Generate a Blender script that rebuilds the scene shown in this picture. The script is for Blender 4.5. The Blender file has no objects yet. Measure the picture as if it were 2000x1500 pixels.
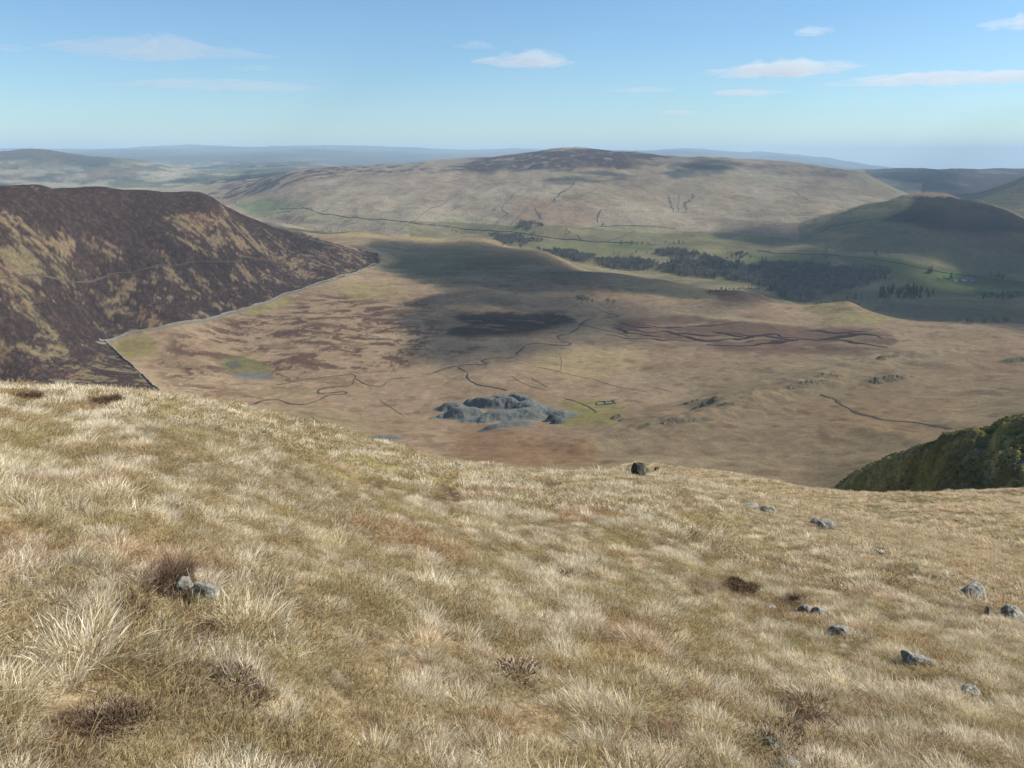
import bpy, bmesh, math, random
import numpy as np
from mathutils import Vector, Matrix, noise as mnoise

random.seed(7)
RNG = np.random.default_rng(11)
SC = bpy.context.scene
COL = SC.collection

# ------------------------------------------------------------------ camera, sky, sun, exposure
cam_data = bpy.data.cameras.new("camera")
cam_data.sensor_width = 36.0
cam_data.lens = 36.0 * 1557.0 / 2000.0
cam_data.clip_start = 0.05
cam_data.clip_end = 250000.0
cam = bpy.data.objects.new("camera", cam_data)
COL.objects.link(cam)
cam.location = (0, 0, 250.0)
cam.rotation_euler = (math.radians(90 - 16.1), 0, 0)
SC.camera = cam

SUN_AZ, SUN_EL = math.radians(82), math.radians(38)
SUN_DIR = Vector((math.sin(SUN_AZ) * math.cos(SUN_EL), math.cos(SUN_AZ) * math.cos(SUN_EL), math.sin(SUN_EL)))
world = bpy.data.worlds.new("World")
SC.world = world
world.use_nodes = True
wn = world.node_tree
bg = wn.nodes["Background"]
sky = wn.nodes.new("ShaderNodeTexSky")
sky.sky_type = 'NISHITA'
sky.sun_disc = False
sky.sun_elevation = SUN_EL
sky.sun_rotation = SUN_AZ
sky.altitude = 400
sky.air_density = 1.0
sky.dust_density = 0.25
sky.ozone_density = 3.0
wb = wn.nodes.new("ShaderNodeMix"); wb.data_type = 'RGBA'; wb.blend_type = 'MULTIPLY'; wb.inputs[0].default_value = 1.0
wb.inputs[7].default_value = (0.81, 1.0, 1.13, 1)          # the camera's cool daylight balance, the same for the whole sky
wn.links.new(sky.outputs[0], wb.inputs[6])
wn.links.new(wb.outputs[2], bg.inputs[0])
bg.inputs[1].default_value = 0.083

sun_data = bpy.data.lights.new("sun", 'SUN')
sun_data.energy = 4.6
sun_data.angle = math.radians(0.53)
sun_data.color = (1.0, 0.945, 0.85)
sun = bpy.data.objects.new("sun", sun_data)
COL.objects.link(sun)
sun.location = (300, 60, 700)
sun.rotation_euler = SUN_DIR.to_track_quat('Z', 'Y').to_euler()

vs = SC.view_settings
vs.view_transform = 'Standard'
vs.look = 'None'
vs.exposure = 0.57
vs.gamma = 1.0
vs.use_curve_mapping = False
SC.render.engine = 'CYCLES'
cy = SC.cycles
cy.max_bounces = 5
cy.diffuse_bounces = 3
cy.glossy_bounces = 1
cy.transmission_bounces = 3
cy.transparent_max_bounces = 8
cy.volume_bounces = 1
cy.use_adaptive_sampling = True
cy.adaptive_threshold = 0.01
cy.caustics_reflective = False
cy.caustics_refractive = False
cy.use_denoising = True
cy.denoiser = 'OPENIMAGEDENOISE'
HAZE_DENSITY = 4.8e-5
HAZE_COLOR = (0.60, 0.81, 1.0, 1)

# ------------------------------------------------------------------ helpers
def tag(o, label=None, cat=None, group=None, kind=None):
    if label: o["label"] = label
    if cat: o["category"] = cat
    if group: o["group"] = group
    if kind: o["kind"] = kind
    return o

def link_mesh(name, me, mat=None, parent=None):
    o = bpy.data.objects.new(name, me)
    COL.objects.link(o)
    if mat is not None:
        me.materials.append(mat)
    if parent is not None:
        o.parent = parent
    return o

def mesh_np(name, V, F, smooth=True, normals=None, color=None, attrs=None):
    """V (n,3); F (m,4) or (m,3) arrays or list of such arrays"""
    Fs = F if isinstance(F, list) else [F]
    Fs = [np.asarray(f, np.int32) for f in Fs if len(f)]
    me = bpy.data.meshes.new(name)
    me.vertices.add(len(V))
    me.vertices.foreach_set("co", np.asarray(V, np.float32).ravel())
    loops = np.concatenate([f.ravel() for f in Fs])
    tot = np.concatenate([np.full(len(f), f.shape[1], np.int32) for f in Fs])
    start = np.concatenate([[0], np.cumsum(tot)[:-1]]).astype(np.int32)
    me.loops.add(len(loops))
    me.loops.foreach_set("vertex_index", loops)
    me.polygons.add(len(tot))
    me.polygons.foreach_set("loop_start", start)
    me.update(calc_edges=True)
    me.polygons.foreach_set("use_smooth", np.full(len(tot), smooth, bool))
    if color is not None:
        at = me.attributes.new("cover", 'FLOAT_COLOR', 'POINT')
        c4 = np.ones((len(V), 4), np.float32); c4[:, :3] = color
        at.data.foreach_set("color", c4.ravel())
    for k, a in (attrs or {}).items():
        at = me.attributes.new(k, 'FLOAT', 'POINT')
        at.data.foreach_set("value", np.asarray(a, np.float32))
    if normals is not None:
        me.normals_split_custom_set_from_vertices(np.asarray(normals, np.float32))
    return me

def grid_faces(n, m, wrap=False):
    """quads of an n x m grid (row-major, n rows of m)"""
    i = np.arange(n - 1)[:, None] * m
    if wrap:
        j = np.arange(m)[None, :]; j2 = (j + 1) % m
    else:
        j = np.arange(m - 1)[None, :]; j2 = j + 1
    return np.stack([i + j, i + j2, i + m + j2, i + m + j], -1).reshape(-1, 4)

def ss(a, b, x):
    t = np.clip((np.asarray(x, float) - a) / (b - a), 0, 1)
    return t * t * (3 - 2 * t)

def _hash(ix, iy, seed):
    h = (ix.astype(np.int64) * 374761393 + iy.astype(np.int64) * 668265263 + seed * 1274126177) & 0xFFFFFFFF
    h = ((h ^ (h >> 13)) * 1274126177) & 0xFFFFFFFF
    return ((h ^ (h >> 16)) & 0xFFFFFF) / float(0xFFFFFF)

def vnoise(x, y, seed=0):
    x = np.asarray(x, float); y = np.asarray(y, float)
    ix = np.floor(x).astype(np.int64); iy = np.floor(y).astype(np.int64)
    fx = x - ix; fy = y - iy
    fx = fx * fx * fx * (fx * (fx * 6 - 15) + 10); fy = fy * fy * fy * (fy * (fy * 6 - 15) + 10)
    a = _hash(ix, iy, seed); b = _hash(ix + 1, iy, seed); c = _hash(ix, iy + 1, seed); d = _hash(ix + 1, iy + 1, seed)
    return (a + (b - a) * fx) * (1 - fy) + (c + (d - c) * fx) * fy

def fbm(x, y, scale, octs=4, seed=0, gain=0.5):
    """about -1..1"""
    out = 0.0; amp = 1.0; tot = 0.0
    c, s = 0.8, 0.6
    x = np.asarray(x, float) / scale; y = np.asarray(y, float) / scale
    for k in range(octs):
        out = out + amp * (vnoise(x, y, seed + 17 * k) * 2 - 1)
        tot += amp; amp *= gain
        x, y = (c * x - s * y) * 2.03 + 5.3, (s * x + c * y) * 2.03 + 1.7
    return out / tot * 1.6

class NT:
    """tiny node-tree helper"""
    def __init__(self, name):
        self.m = bpy.data.materials.new(name)
        self.m.use_nodes = True
        self.t = self.m.node_tree
        self.t.nodes.clear()
        self.out = self.t.nodes.new("ShaderNodeOutputMaterial")
    def n(self, kind, **kw):
        nd = self.t.nodes.new(kind)
        for k, v in kw.items():
            setattr(nd, k, v)
        return nd
    def l(self, a, b):
        self.t.links.new(a, b)
    def val(self, nd, i, v):
        nd.inputs[i].default_value = v
        return nd
    def noise(self, scale, detail=4, rough=0.55, vec=None, dist=0.0):
        nd = self.n("ShaderNodeTexNoise")
        nd.inputs["Scale"].default_value = scale
        nd.inputs["Detail"].default_value = detail
        nd.inputs["Roughness"].default_value = rough
        nd.inputs["Distortion"].default_value = dist
        if vec is not None:
            self.l(vec, nd.inputs["Vector"])
        return nd.outputs[0]
    def ramp(self, fac, stops):
        nd = self.n("ShaderNodeValToRGB")
        el = nd.color_ramp.elements
        while len(el) < len(stops):
            el.new(0.5)
        for e, (p, c) in zip(el, stops):
            e.position = p
            e.color = (*c, 1) if len(c) == 3 else c
        self.l(fac, nd.inputs[0])
        return nd.outputs[0]
    def mix(self, a, b, fac, mode='MIX'):
        nd = self.n("ShaderNodeMix", data_type='RGBA', blend_type=mode)
        for i, v in ((6, a), (7, b), (0, fac)):
            if hasattr(v, "is_linked"):
                self.l(v, nd.inputs[i])
            elif i == 0:
                nd.inputs[0].default_value = v
            else:
                nd.inputs[i].default_value = (*v, 1)
        return nd.outputs[2]
    def mrange(self, v, a, b, c, d):
        nd = self.n("ShaderNodeMapRange")
        self.l(v, nd.inputs[0])
        for i, x in zip((1, 2, 3, 4), (a, b, c, d)):
            nd.inputs[i].default_value = x
        return nd.outputs[0]
    def bump(self, h, strength, dist):
        nd = self.n("ShaderNodeBump")
        nd.inputs["Strength"].default_value = strength
        nd.inputs["Distance"].default_value = dist
        self.l(h, nd.inputs["Height"])
        return nd.outputs[0]
    def diffuse(self, col, normal=None, rough=0.0):
        nd = self.n("ShaderNodeBsdfDiffuse")
        nd.inputs["Roughness"].default_value = rough
        if hasattr(col, "is_linked"): self.l(col, nd.inputs[0])
        else: nd.inputs[0].default_value = (*col, 1)
        if normal is not None: self.l(normal, nd.inputs["Normal"])
        return nd.outputs[0]
    def principled(self, col, rough=0.9, spec=0.15, normal=None):
        nd = self.n("ShaderNodeBsdfPrincipled")
        if hasattr(col, "is_linked"): self.l(col, nd.inputs["Base Color"])
        else: nd.inputs["Base Color"].default_value = (*col, 1)
        nd.inputs["Roughness"].default_value = rough
        nd.inputs["Specular IOR Level"].default_value = spec
        if normal is not None: self.l(normal, nd.inputs["Normal"])
        return nd.outputs[0]
    def done(self, sh, vol=None):
        if sh is not None: self.l(sh, self.out.inputs["Surface"])
        if vol is not None: self.l(vol, self.out.inputs["Volume"])
        return self.m

def ground_material(name, fine, mid, var=0.35, bump=0.5):
    """cover colour from the mesh, fine growth of the sward from noise; fine, mid in metres"""
    t = NT(name)
    at = t.n("ShaderNodeAttribute", attribute_name="cover")
    geo = t.n("ShaderNodeNewGeometry").outputs["Position"]
    n1 = t.noise(1.0 / fine, 3, 0.6, geo)
    n2 = t.noise(1.0 / mid, 4, 0.6, geo)
    f1 = t.mrange(n1, 0.3, 0.7, 1 - var, 1 + var)
    f2 = t.mrange(n2, 0.3, 0.7, 1 - var * 0.7, 1 + var * 0.7)
    mul = t.n("ShaderNodeMath", operation='MULTIPLY'); t.l(f1, mul.inputs[0]); t.l(f2, mul.inputs[1])
    sc = t.n("ShaderNodeVectorMath", operation='SCALE')
    t.l(at.outputs["Color"], sc.inputs[0]); t.l(mul.outputs[0], sc.inputs["Scale"])
    hsum = t.n("ShaderNodeMath", operation='MULTIPLY_ADD'); t.l(n1, hsum.inputs[0]); hsum.inputs[1].default_value = fine * 0.5; 
    h2 = t.n("ShaderNodeMath", operation='MULTIPLY'); t.l(n2, h2.inputs[0]); h2.inputs[1].default_value = mid * 0.22
    t.l(h2.outputs[0], hsum.inputs[2])
    nrm = t.bump(hsum.outputs[0], bump, 1.0)
    return t.done(t.diffuse(sc.outputs[0], nrm, 0.5))
# ------------------------------------------------------------------ terrain shape
EYE = 1.65
ZC = 250.0
FPX = 1557.0
PITCH = math.radians(16.1)
CP, SP = math.cos(PITCH), math.sin(PITCH)

def pix_dir(px, py):
    """photo pixel -> azimuth (0 = ahead, + = right) and tangent of elevation"""
    xc = (np.asarray(px, float) - 1000.0) / FPX
    yc = (750.0 - np.asarray(py, float)) / FPX
    dy = CP + yc * SP
    dz = -SP + yc * CP
    return np.arctan2(xc, dy), dz / np.hypot(xc, dy)

CTRL = []            # azimuth, range, slope of the sight line
def cr(px, py, r):
    a, s = pix_dir(px, py)
    CTRL.append((float(a), float(r), float(s)))
def cz(px, py, z):
    a, s = pix_dir(px, py)
    CTRL.append((float(a), float((z - ZC) / s), float(s)))

# the hillside we stand on: a domed nose to the left, a falling flank to the right
for px, row, r0, conv in ((-420, 745, 13, 1), (-150, 745, 14, 1), (0, 748, 15, 1), (300, 765, 17, 1), (520, 815, 19, 1), (780, 886, 22, 1),
                          (1050, 920, 26, 1), (1250, 932, 30, 1), (1450, 972, 25, 0), (1700, 1068, 15, 0), (2000, 1200, 10.5, 0), (2250, 1330, 8.5, 0), (2600, 1480, 7, 0)):
    a, s = pix_dir(px, row)
    T = -float(s)
    if conv:
        b = EYE / r0 ** 2
        aa = T - 2 * EYE / r0
    else:
        b = 0.0
        aa = T - EYE / r0
    for r in (0.5, 0.9, 1.5, 2.5, 4, 6.5, 10, 14, 19, 25, 33):
        if r < r0 * (1.5 if conv else 1.15):
            CTRL.append((float(a), r, -EYE / r - aa - b * r))
# hidden flank below the brow
for px, row, rv in ((-420, 745, 900), (-150, 745, 900), (0, 748, 900), (300, 765, 850), (520, 815, 760), (780, 886, 620), (1050, 920, 510), (1250, 932, 470)):
    cr(px, row + 42, 60); cr(px, row + 95, 140); cr(px, row + 85, 300); cr(px, row + 18, rv * 0.86)
# the shelf beyond the near flank on the right
cr(1250, 940, 45); cr(1250, 912, 72)
cr(1400, 945, 45); cr(1400, 926, 74); cr(1500, 965, 50); cr(1500, 951, 80); cr(1620, 1000, 45); cr(1620, 973, 88)
cr(1700, 1020, 33); cr(1800, 1040, 33); cr(1800, 1000, 55); cr(1800, 967, 90); cr(1900, 1080, 28); cr(1900, 1010, 52); cr(1950, 961, 92)
cr(2000, 1110, 24); cr(2000, 1020, 50); cr(2000, 961, 92); cr(2250, 1100, 40); cr(2250, 965, 90); cr(2600, 1100, 50); cr(2600, 970, 95)
cr(1250, 960, 110); cr(1400, 975, 120); cr(1500, 1000, 130); cr(1400, 985, 240); cr(1250, 985, 240); cr(1500, 1000, 250); cr(1620, 1025, 130)
# crag spur on the right, running towards us, its left face steep
cr(1560, 1040, 150); cr(1640, 1075, 150); cr(1800, 1080, 136); cr(2000, 1070, 116); cr(2250, 1070, 108); cr(1560, 1010, 190); cr(1600, 1000, 215)
for px, row, r in ((1632, 965, 190), (1660, 948, 188), (1720, 924, 185), (1800, 893, 181), (1880, 857, 177), (1940, 831, 174), (2000, 811, 171), (2120, 785, 167), (2400, 790, 160)):
    cr(px, row, r)
    cr(px + 8, row + 18, r * 1.16); cr(px, row + 50, r * 1.4)
cr(1720, 966, 177); cr(1800, 966, 169); cr(1900, 964, 158); cr(2000, 960, 148); cr(2250, 960, 138)
cr(1620, 1000, 300); cr(1800, 935, 380); cr(2000, 890, 420); cr(2250, 860, 450)
# valley bowl
for t in ((-250, 700, 60), (-120, 740, 45), (0, 735, 40), (100, 735, 34), (205, 665, 30), (250, 720, 20), (310, 755, 14),
          (420, 607, 28), (520, 575, 25), (620, 550, 21), (700, 530, 16), (740, 513, 12), (400, 700, 12), (420, 760, 8),
          (740, 620, 8), (740, 700, 3), (600, 640, 12), (600, 700, 7), (600, 780, 4), (520, 790, 4), (700, 830, 8),
          (900, 540, 15), (900, 620, 8), (900, 700, 2), (900, 760, 2), (900, 830, 10), (900, 885, 26), (860, 478, 15), (800, 500, 15),
          (1000, 510, 13), (1000, 600, 5), (1000, 700, 2), (1000, 780, 8), (1000, 850, 21), (1050, 905, 38),
          (1200, 550, 10), (1200, 620, 2), (1200, 700, 4), (1200, 780, 12), (1200, 850, 28), (1200, 905, 42),
          (1400, 580, 11), (1350, 620, 4), (1400, 700, 9), (1400, 790, 24), (1400, 850, 38), (1400, 910, 50),
          (1600, 610, 7), (1600, 650, 5), (1600, 720, 15), (1600, 800, 34), (1600, 880, 48), (1600, 955, 58),
          (1800, 660, 10), (1800, 740, 25), (1800, 830, 44), (2000, 660, 13), (2000, 700, 20), (2000, 770, 36), (2250, 650, 10), (2250, 770, 40), (2600, 660, 15), (2600, 800, 60)):
    cz(*t)
# heather hill
for t in ((-300, 385, 1150), (-150, 372, 1200), (0, 369, 1250), (80, 367, 1290), (200, 373, 1400), (300, 376, 1480), (390, 380, 1540), (412, 385, 1565), (428, 394, 1585), (440, 404, 1600), (460, 416, 1640), (520, 440, 1720), (600, 468, 1790), (680, 491, 1840), (740, 507, 1880),
          (-300, 560, 940), (-150, 560, 980), (0, 640, 960), (0, 560, 1020), (0, 470, 1100), (0, 400, 1180), (200, 560, 1180), (200, 450, 1280), (200, 395, 1355), (400, 520, 1330), (400, 440, 1450), (550, 505, 1600), (650, 505, 1730),
          (-150, 395, 1800), (0, 392, 1800), (200, 398, 2000), (390, 408, 2100), (-150, 385, 3600), (0, 383, 3800), (200, 388, 4000), (390, 400, 3800), (500, 448, 2100), (600, 474, 2050)):
    cr(*t)
for px, row, r in ((-300, 385, 1150), (-150, 372, 1200), (0, 369, 1250), (80, 367, 1290), (200, 373, 1400), (300, 376, 1480), (390, 381, 1540), (440, 402, 1600), (520, 438, 1720), (600, 468, 1790)):
    cr(px, row + 3, r * 1.07); cr(px, row + 12, r * 1.2)
# moor edge and the drop to the main valley
for px, row, z in ((560, 440, 22), (700, 453, 16), (820, 464, 13), (900, 466, 12), (960, 468, 12), (1060, 492, 11), (1200, 534, 9), (1300, 547, 9), (1440, 566, 10), (1550, 594, 5), (1600, 593, 7), (1660, 595, 7), (1750, 620, 2), (1880, 628, 4), (2000, 632, 6), (2250, 636, 8)):
    a, s = pix_dir(px, row)
    r = float((z - ZC) / s)
    cr(px, row, r); cr(px, row + 15, r * 1.10)
for t in ((900, 456, -42), (1000, 470, -45), (1100, 478, -50), (1250, 502, -55), (1400, 532, -60), (1550, 562, -62), (1700, 576, -64), (1850, 590, -66), (2000, 602, -66), (2250, 610, -66)):
    cz(*t)
# far hillside
for t in ((440, 385, 5200), (480, 410, 4300), (540, 430, 3700), (600, 441, 3400), (600, 400, 3900), (600, 352, 4700), (500, 365, 5200), (560, 337, 5300), (640, 326, 5900), (700, 322, 6100),
          (800, 450, 3100), (800, 400, 3600), (800, 350, 4300), (780, 336, 4700), (850, 316, 6000), (900, 313, 6200),
          (1000, 425, 3200), (1000, 350, 4100), (1000, 326, 4600), (940, 318, 4900), (1000, 306, 5000), (1050, 300, 5000), (1100, 297, 5000), (1170, 300, 5000),
          (1250, 305, 5000), (1250, 340, 4400), (1250, 400, 3500), (1250, 450, 2950), (1320, 315, 4950), (1400, 318, 4900), (1400, 342, 4500), (1400, 400, 3600), (1400, 450, 3000), (1400, 495, 2500),
          (1460, 323, 4950), (1550, 322, 5000), (1550, 350, 4600), (1550, 400, 3700), (1500, 440, 3100), (1500, 500, 2500), (1550, 530, 2200),
          (1640, 330, 4950), (1685, 335, 4900), (1710, 352, 4800), (1765, 386, 4500), (1600, 370, 4300), (1660, 390, 4000)):
    cr(*t)
for px, row in ((640, 336), (800, 330), (950, 325), (1100, 312), (1250, 318), (1400, 330), (1550, 335), (1680, 346)):
    cr(px, row, 7400); cr(px, row - 2, 13000)
# shaded hill on the right
for t in ((1560, 440, 3150), (1620, 420, 3200), (1680, 405, 3150), (1780, 388, 3100), (1850, 389, 3100), (1900, 395, 3080), (1960, 411, 3000), (2000, 431, 2950), (2120, 475, 2850), (2400, 520, 2800),
          (1620, 480, 2550), (1700, 450, 2700), (1700, 500, 2400), (1700, 545, 2150), (1900, 450, 2800), (1900, 500, 2550), (1900, 545, 2350), (2000, 500, 2600), (2000, 550, 2380), (2250, 560, 2400),
          (1680, 420, 3600), (1780, 404, 3600), (1900, 412, 3600), (2000, 440, 3500), (2120, 480, 3400), (1780, 400, 4300)):
    cr(*t)
# far moor on the right and the cone beside it
for t in ((1780, 386, 5900), (1850, 384, 5800), (1720, 345, 7200), (1850, 356, 7200), (1720, 331, 9000), (1850, 328, 9000), (2000, 331, 9000), (2250, 330, 9000), (1720, 340, 12000), (1850, 338, 12000), (2000, 340, 12000), (2250, 340, 12000),
          (2000, 344, 4800), (1960, 362, 4850), (1920, 382, 4850), (2120, 320, 4700), (2250, 330, 4700), (1960, 400, 4000), (2000, 405, 3900), (2120, 410, 3900), (1980, 375, 6300), (2120, 360, 6300)):
    cr(*t)
# left distance
for t in ((-250, 320, 9000), (-100, 303, 9000), (0, 299, 9000), (60, 291, 9000), (100, 295, 9050), (150, 303, 9200), (220, 307, 9300), (300, 317, 9600), (400, 332, 10000), (0, 350, 7300), (150, 355, 7200), (300, 358, 7000), (420, 360, 6600),
          (60, 315, 11500), (-150, 320, 11500), (250, 325, 11500), (420, 330, 12000), (520, 320, 11500), (600, 318, 11500), (300, 312, 15500), (60, 312, 15500), (500, 309, 15500), (-200, 312, 15500)):
    cr(*t)
for px, row in ((-300, 290), (-100, 289), (0, 291), (100, 290), (200, 288), (300, 285), (400, 283), (500, 285), (600, 283.5), (700, 286), (800, 289), (900, 292), (1000, 289), (1100, 291), (1200, 294), (1300, 291), (1350, 290), (1450, 298), (1500, 297), (1600, 308), (1700, 322), (1800, 331), (2000, 336), (2250, 336)):
    cr(px, row, 31000)
    cr(px, row + 9, 22000)
    cr(px, row + 12, 42000)

CTRL_A = np.array(CTRL)
KV = 0.4
_u = CTRL_A[:, 0]; _v = KV * np.log(CTRL_A[:, 1]); _q = CTRL_A[:, 2] + EYE / CTRL_A[:, 1]
C2 = 0.02 ** 2
def _fit():
    n = len(_u)
    D = np.sqrt((_u[:, None] - _u) ** 2 + (_v[:, None] - _v) ** 2 + C2)
    A = np.zeros((n + 3, n + 3))
    A[:n, :n] = D + 2e-4 * np.eye(n) * -1
    P = np.stack([np.ones(n), _u, _v], 1)
    A[:n, n:] = P; A[n:, :n] = P.T
    return np.linalg.solve(A, np.concatenate([_q, np.zeros(3)]))
_W = _fit()
def eval_q(az, lr):
    """az, lr: 1-D arrays of the same length"""
    out = np.empty(len(az)); v = KV * lr
    az = np.clip(az, -0.72, 0.80)
    n = len(_u)
    u32, v32, w32 = _u.astype(np.float32), _v.astype(np.float32), _W[:n].astype(np.float32)
    for i in range(0, len(az), 20000):
        a = az[i:i + 20000].astype(np.float32)[:, None]; b = v[i:i + 20000].astype(np.float32)[:, None]
        D = np.sqrt((a - u32) ** 2 + (b - v32) ** 2 + np.float32(C2))
        out[i:i + 20000] = D @ w32 + _W[n] + _W[n + 1] * a[:, 0] + _W[n + 2] * b[:, 0]
    return out

# the coarse table that everything else reads
T_AZ = np.linspace(-0.95, 1.0, 261)
T_LR = np.linspace(math.log(0.45), math.log(46000), 640)
_A, _L = np.meshgrid(T_AZ, T_LR, indexing='ij')
T_Q = eval_q(_A.ravel(), _L.ravel()).reshape(_A.shape)
def table_z(az, r):
    """smooth ground height at azimuth / range"""
    fa = np.clip((az - T_AZ[0]) / (T_AZ[1] - T_AZ[0]), 0, len(T_AZ) - 1.001)
    fl = np.clip((np.log(np.maximum(r, 0.46)) - T_LR[0]) / (T_LR[1] - T_LR[0]), 0, len(T_LR) - 1.001)
    ia = fa.astype(int); il = fl.astype(int); ta = fa - ia; tl = fl - il
    q = (T_Q[ia, il] * (1 - ta) * (1 - tl) + T_Q[ia + 1, il] * ta * (1 - tl) + T_Q[ia, il + 1] * (1 - ta) * tl + T_Q[ia + 1, il + 1] * ta * tl)
    return ZC + q * r - EYE
# ------------------------------------------------------------------ relief on top of the smooth table
def proj_pix(x, y, z):
    """world -> photo pixel (only used to author where ground cover lies)"""
    dz = z - ZC
    f = y * CP - dz * SP
    u = y * SP + dz * CP
    f = np.where(f > 0.05, f, 0.05)
    return 1000 + FPX * x / f, 750 - FPX * u / f

def relief(x, y, r):
    out = np.zeros_like(r)
    m = r < 420
    if m.any():
        X, Y, R = x[m], y[m], r[m]
        out[m] += fbm(X, Y, 0.9, 3, 3) * 0.055 * ss(0.8, 4, R) * (1 - ss(200, 400, R))
        out[m] += fbm(X, Y, 4.0, 3, 5) * 0.16 * ss(3, 12, R)
        out[m] += fbm(X, Y, 14.0, 2, 6) * 0.5 * ss(25, 60, R)
    m = r > 250
    if m.any():
        X, Y, R = x[m], y[m], r[m]
        k = ss(250, 500, R)
        out[m] += k * fbm(X, Y, 130, 4, 21) * 2.6
        out[m] += k * fbm(X * 0.7 + Y * 0.5, Y * 0.7 - X * 0.3, 34, 4, 23) * 1.3
        out[m] += ridges(X, Y)
        k2 = ss(2300, 3200, R)
        out[m] += k2 * (fbm(X, Y, 420, 5, 31) * 13 - 6 * np.abs(fbm(X, Y * 0.45, 260, 3, 33)))
        ks = ss(2350, 2600, R) * (1 - ss(3300, 3700, R)) * ss(900, 1300, X)
        out[m] += ks * (fbm(X, Y, 240, 4, 35) * 9 + 5 * (1 - 2 * np.abs(fbm(X, Y, 110, 3, 36))))
        k3 = ss(5500, 8000, R)
        out[m] += k3 * fbm(X, Y, 1500, 5, 41) * 24
        k4 = ss(15000, 25000, R)
        out[m] += k4 * (fbm(X, Y, 2600, 5, 51) * 55 - 30)
    return out

# low ridges crossing the bowl: polyline in plan, height, half width
def _plan(px, py):
    a, s = pix_dir(px, py)
    R = np.exp(np.linspace(math.log(350), math.log(2500), 1500))
    d = table_z(np.full(len(R), float(a)), R) - (ZC + float(s) * R)
    r = R[int(np.argmax(d >= 0))]
    return r * math.sin(a), r * math.cos(a)
RIDGES = [([_plan(*p) for p in q], h, w) for q, h, w in (
    (((1130, 875), (1260, 845), (1400, 810), (1500, 778), (1600, 742), (1700, 705)), 8.5, 26),
    (((1330, 795), (1390, 792), (1440, 792)), 4.5, 13),
    (((1700, 712), (1760, 698), (1860, 690), (1990, 688)), 6.0, 24),
    (((1690, 752), (1740, 744), (1800, 738)), 5.0, 16),
    (((1580, 842), (1700, 850), (1850, 862)), 5.0, 30),
    (((1240, 790), (1330, 770), (1400, 745)), -3.5, 22),
    (((820, 870), (950, 868), (1080, 858)), 4.0, 18),
    (((1590, 600), (1650, 596), (1720, 612)), 5.0, 30),
    (((1390, 590), (1470, 580), (1540, 592)), 7.0, 22),
    (((880, 520), (1050, 545), (1250, 580)), 5.0, 45),
    (((1010, 690), (900, 722), (780, 748), (620, 780)), -2.2, 20))]
def ridges(x, y):
    out = np.zeros_like(x)
    for pts, h, w in RIDGES:
        lo = np.min(pts, 0) - 3 * w; hi = np.max(pts, 0) + 3 * w
        m = (x > lo[0]) & (x < hi[0]) & (y > lo[1]) & (y < hi[1])
        if not m.any(): continue
        X, Y = x[m], y[m]; d = np.full(len(X), 1e9); e = np.zeros(len(X))
        n = len(pts) - 1
        for i in range(n):
            (x1, y1), (x2, y2) = pts[i], pts[i + 1]
            dx, dy = x2 - x1, y2 - y1
            t = np.clip(((X - x1) * dx + (Y - y1) * dy) / (dx * dx + dy * dy), 0, 1)
            q = np.hypot(X - x1 - t * dx, Y - y1 - t * dy)
            e = np.where(q < d, (i + t) / n, e); d = np.minimum(d, q)
        ww = w * (1 + .3 * fbm(X, Y, 40, 3, 27))
        out[m] += h * np.exp(-(d / ww) ** 2) * (.35 + .65 * np.sin(np.clip(e, .08, .92) * math.pi)) * (1 + .35 * fbm(X, Y, 25, 3, 28))
    return out

def ground_ar(az, r):
    x = r * np.sin(az); y = r * np.cos(az)
    return table_z(az, r) + relief(x, y, r)

def ground(x, y):
    x = np.atleast_1d(np.asarray(x, float)); y = np.atleast_1d(np.asarray(y, float))
    r = np.hypot(x, y)
    return table_z(np.arctan2(x, y), r) + relief(x, y, r)

_RH = np.exp(np.linspace(math.log(1.2), math.log(44000), 5200))
def hit(px, py, rmin=1.2, rmax=44000):
    """world point where the sight line through a photo pixel meets the ground"""
    a, s = pix_dir(px, py)
    R = _RH[(_RH >= rmin) & (_RH <= rmax)]
    z = ground_ar(np.full(len(R), float(a)), R)
    d = z - (ZC + float(s) * R)
    k = np.argmax(d >= 0)
    if d[k] < 0:
        k = int(np.argmax(d / R))
        r = R[k]
    elif k == 0:
        r = R[0]
    else:
        t = d[k - 1] / (d[k - 1] - d[k])
        r = R[k - 1] + (R[k] - R[k - 1]) * t
    x, y = r * math.sin(a), r * math.cos(a)
    return Vector((x, y, float(ground(x, y)[0])))

# ------------------------------------------------------------------ ground cover colours
def lerp(a, b, t):
    return a + (np.asarray(b, float) - a) * np.asarray(t)[..., None]

def soft_poly(PX, PY, poly, feather):
    """1 inside, 0 outside, soft over +-feather pixels"""
    poly = np.asarray(poly, float)
    out = np.zeros(len(PX))
    lo = poly.min(0) - feather * 2; hi = poly.max(0) + feather * 2
    m = (PX > lo[0]) & (PX < hi[0]) & (PY > lo[1]) & (PY < hi[1])
    if not m.any(): return out
    x, y = PX[m], PY[m]
    inside = np.zeros(len(x), bool); dist = np.full(len(x), 1e9)
    for (x1, y1), (x2, y2) in zip(poly, np.roll(poly, -1, 0)):
        c = ((y1 > y) != (y2 > y)) & (x < (x2 - x1) * (y - y1) / (y2 - y1 + 1e-9) + x1)
        inside ^= c
        dx, dy = x2 - x1, y2 - y1
        t = np.clip(((x - x1) * dx + (y - y1) * dy) / (dx * dx + dy * dy + 1e-9), 0, 1)
        dist = np.minimum(dist, np.hypot(x - x1 - t * dx, y - y1 - t * dy))
    out[m] = ss(-feather, feather, np.where(inside, dist, -dist))
    return out

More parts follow.
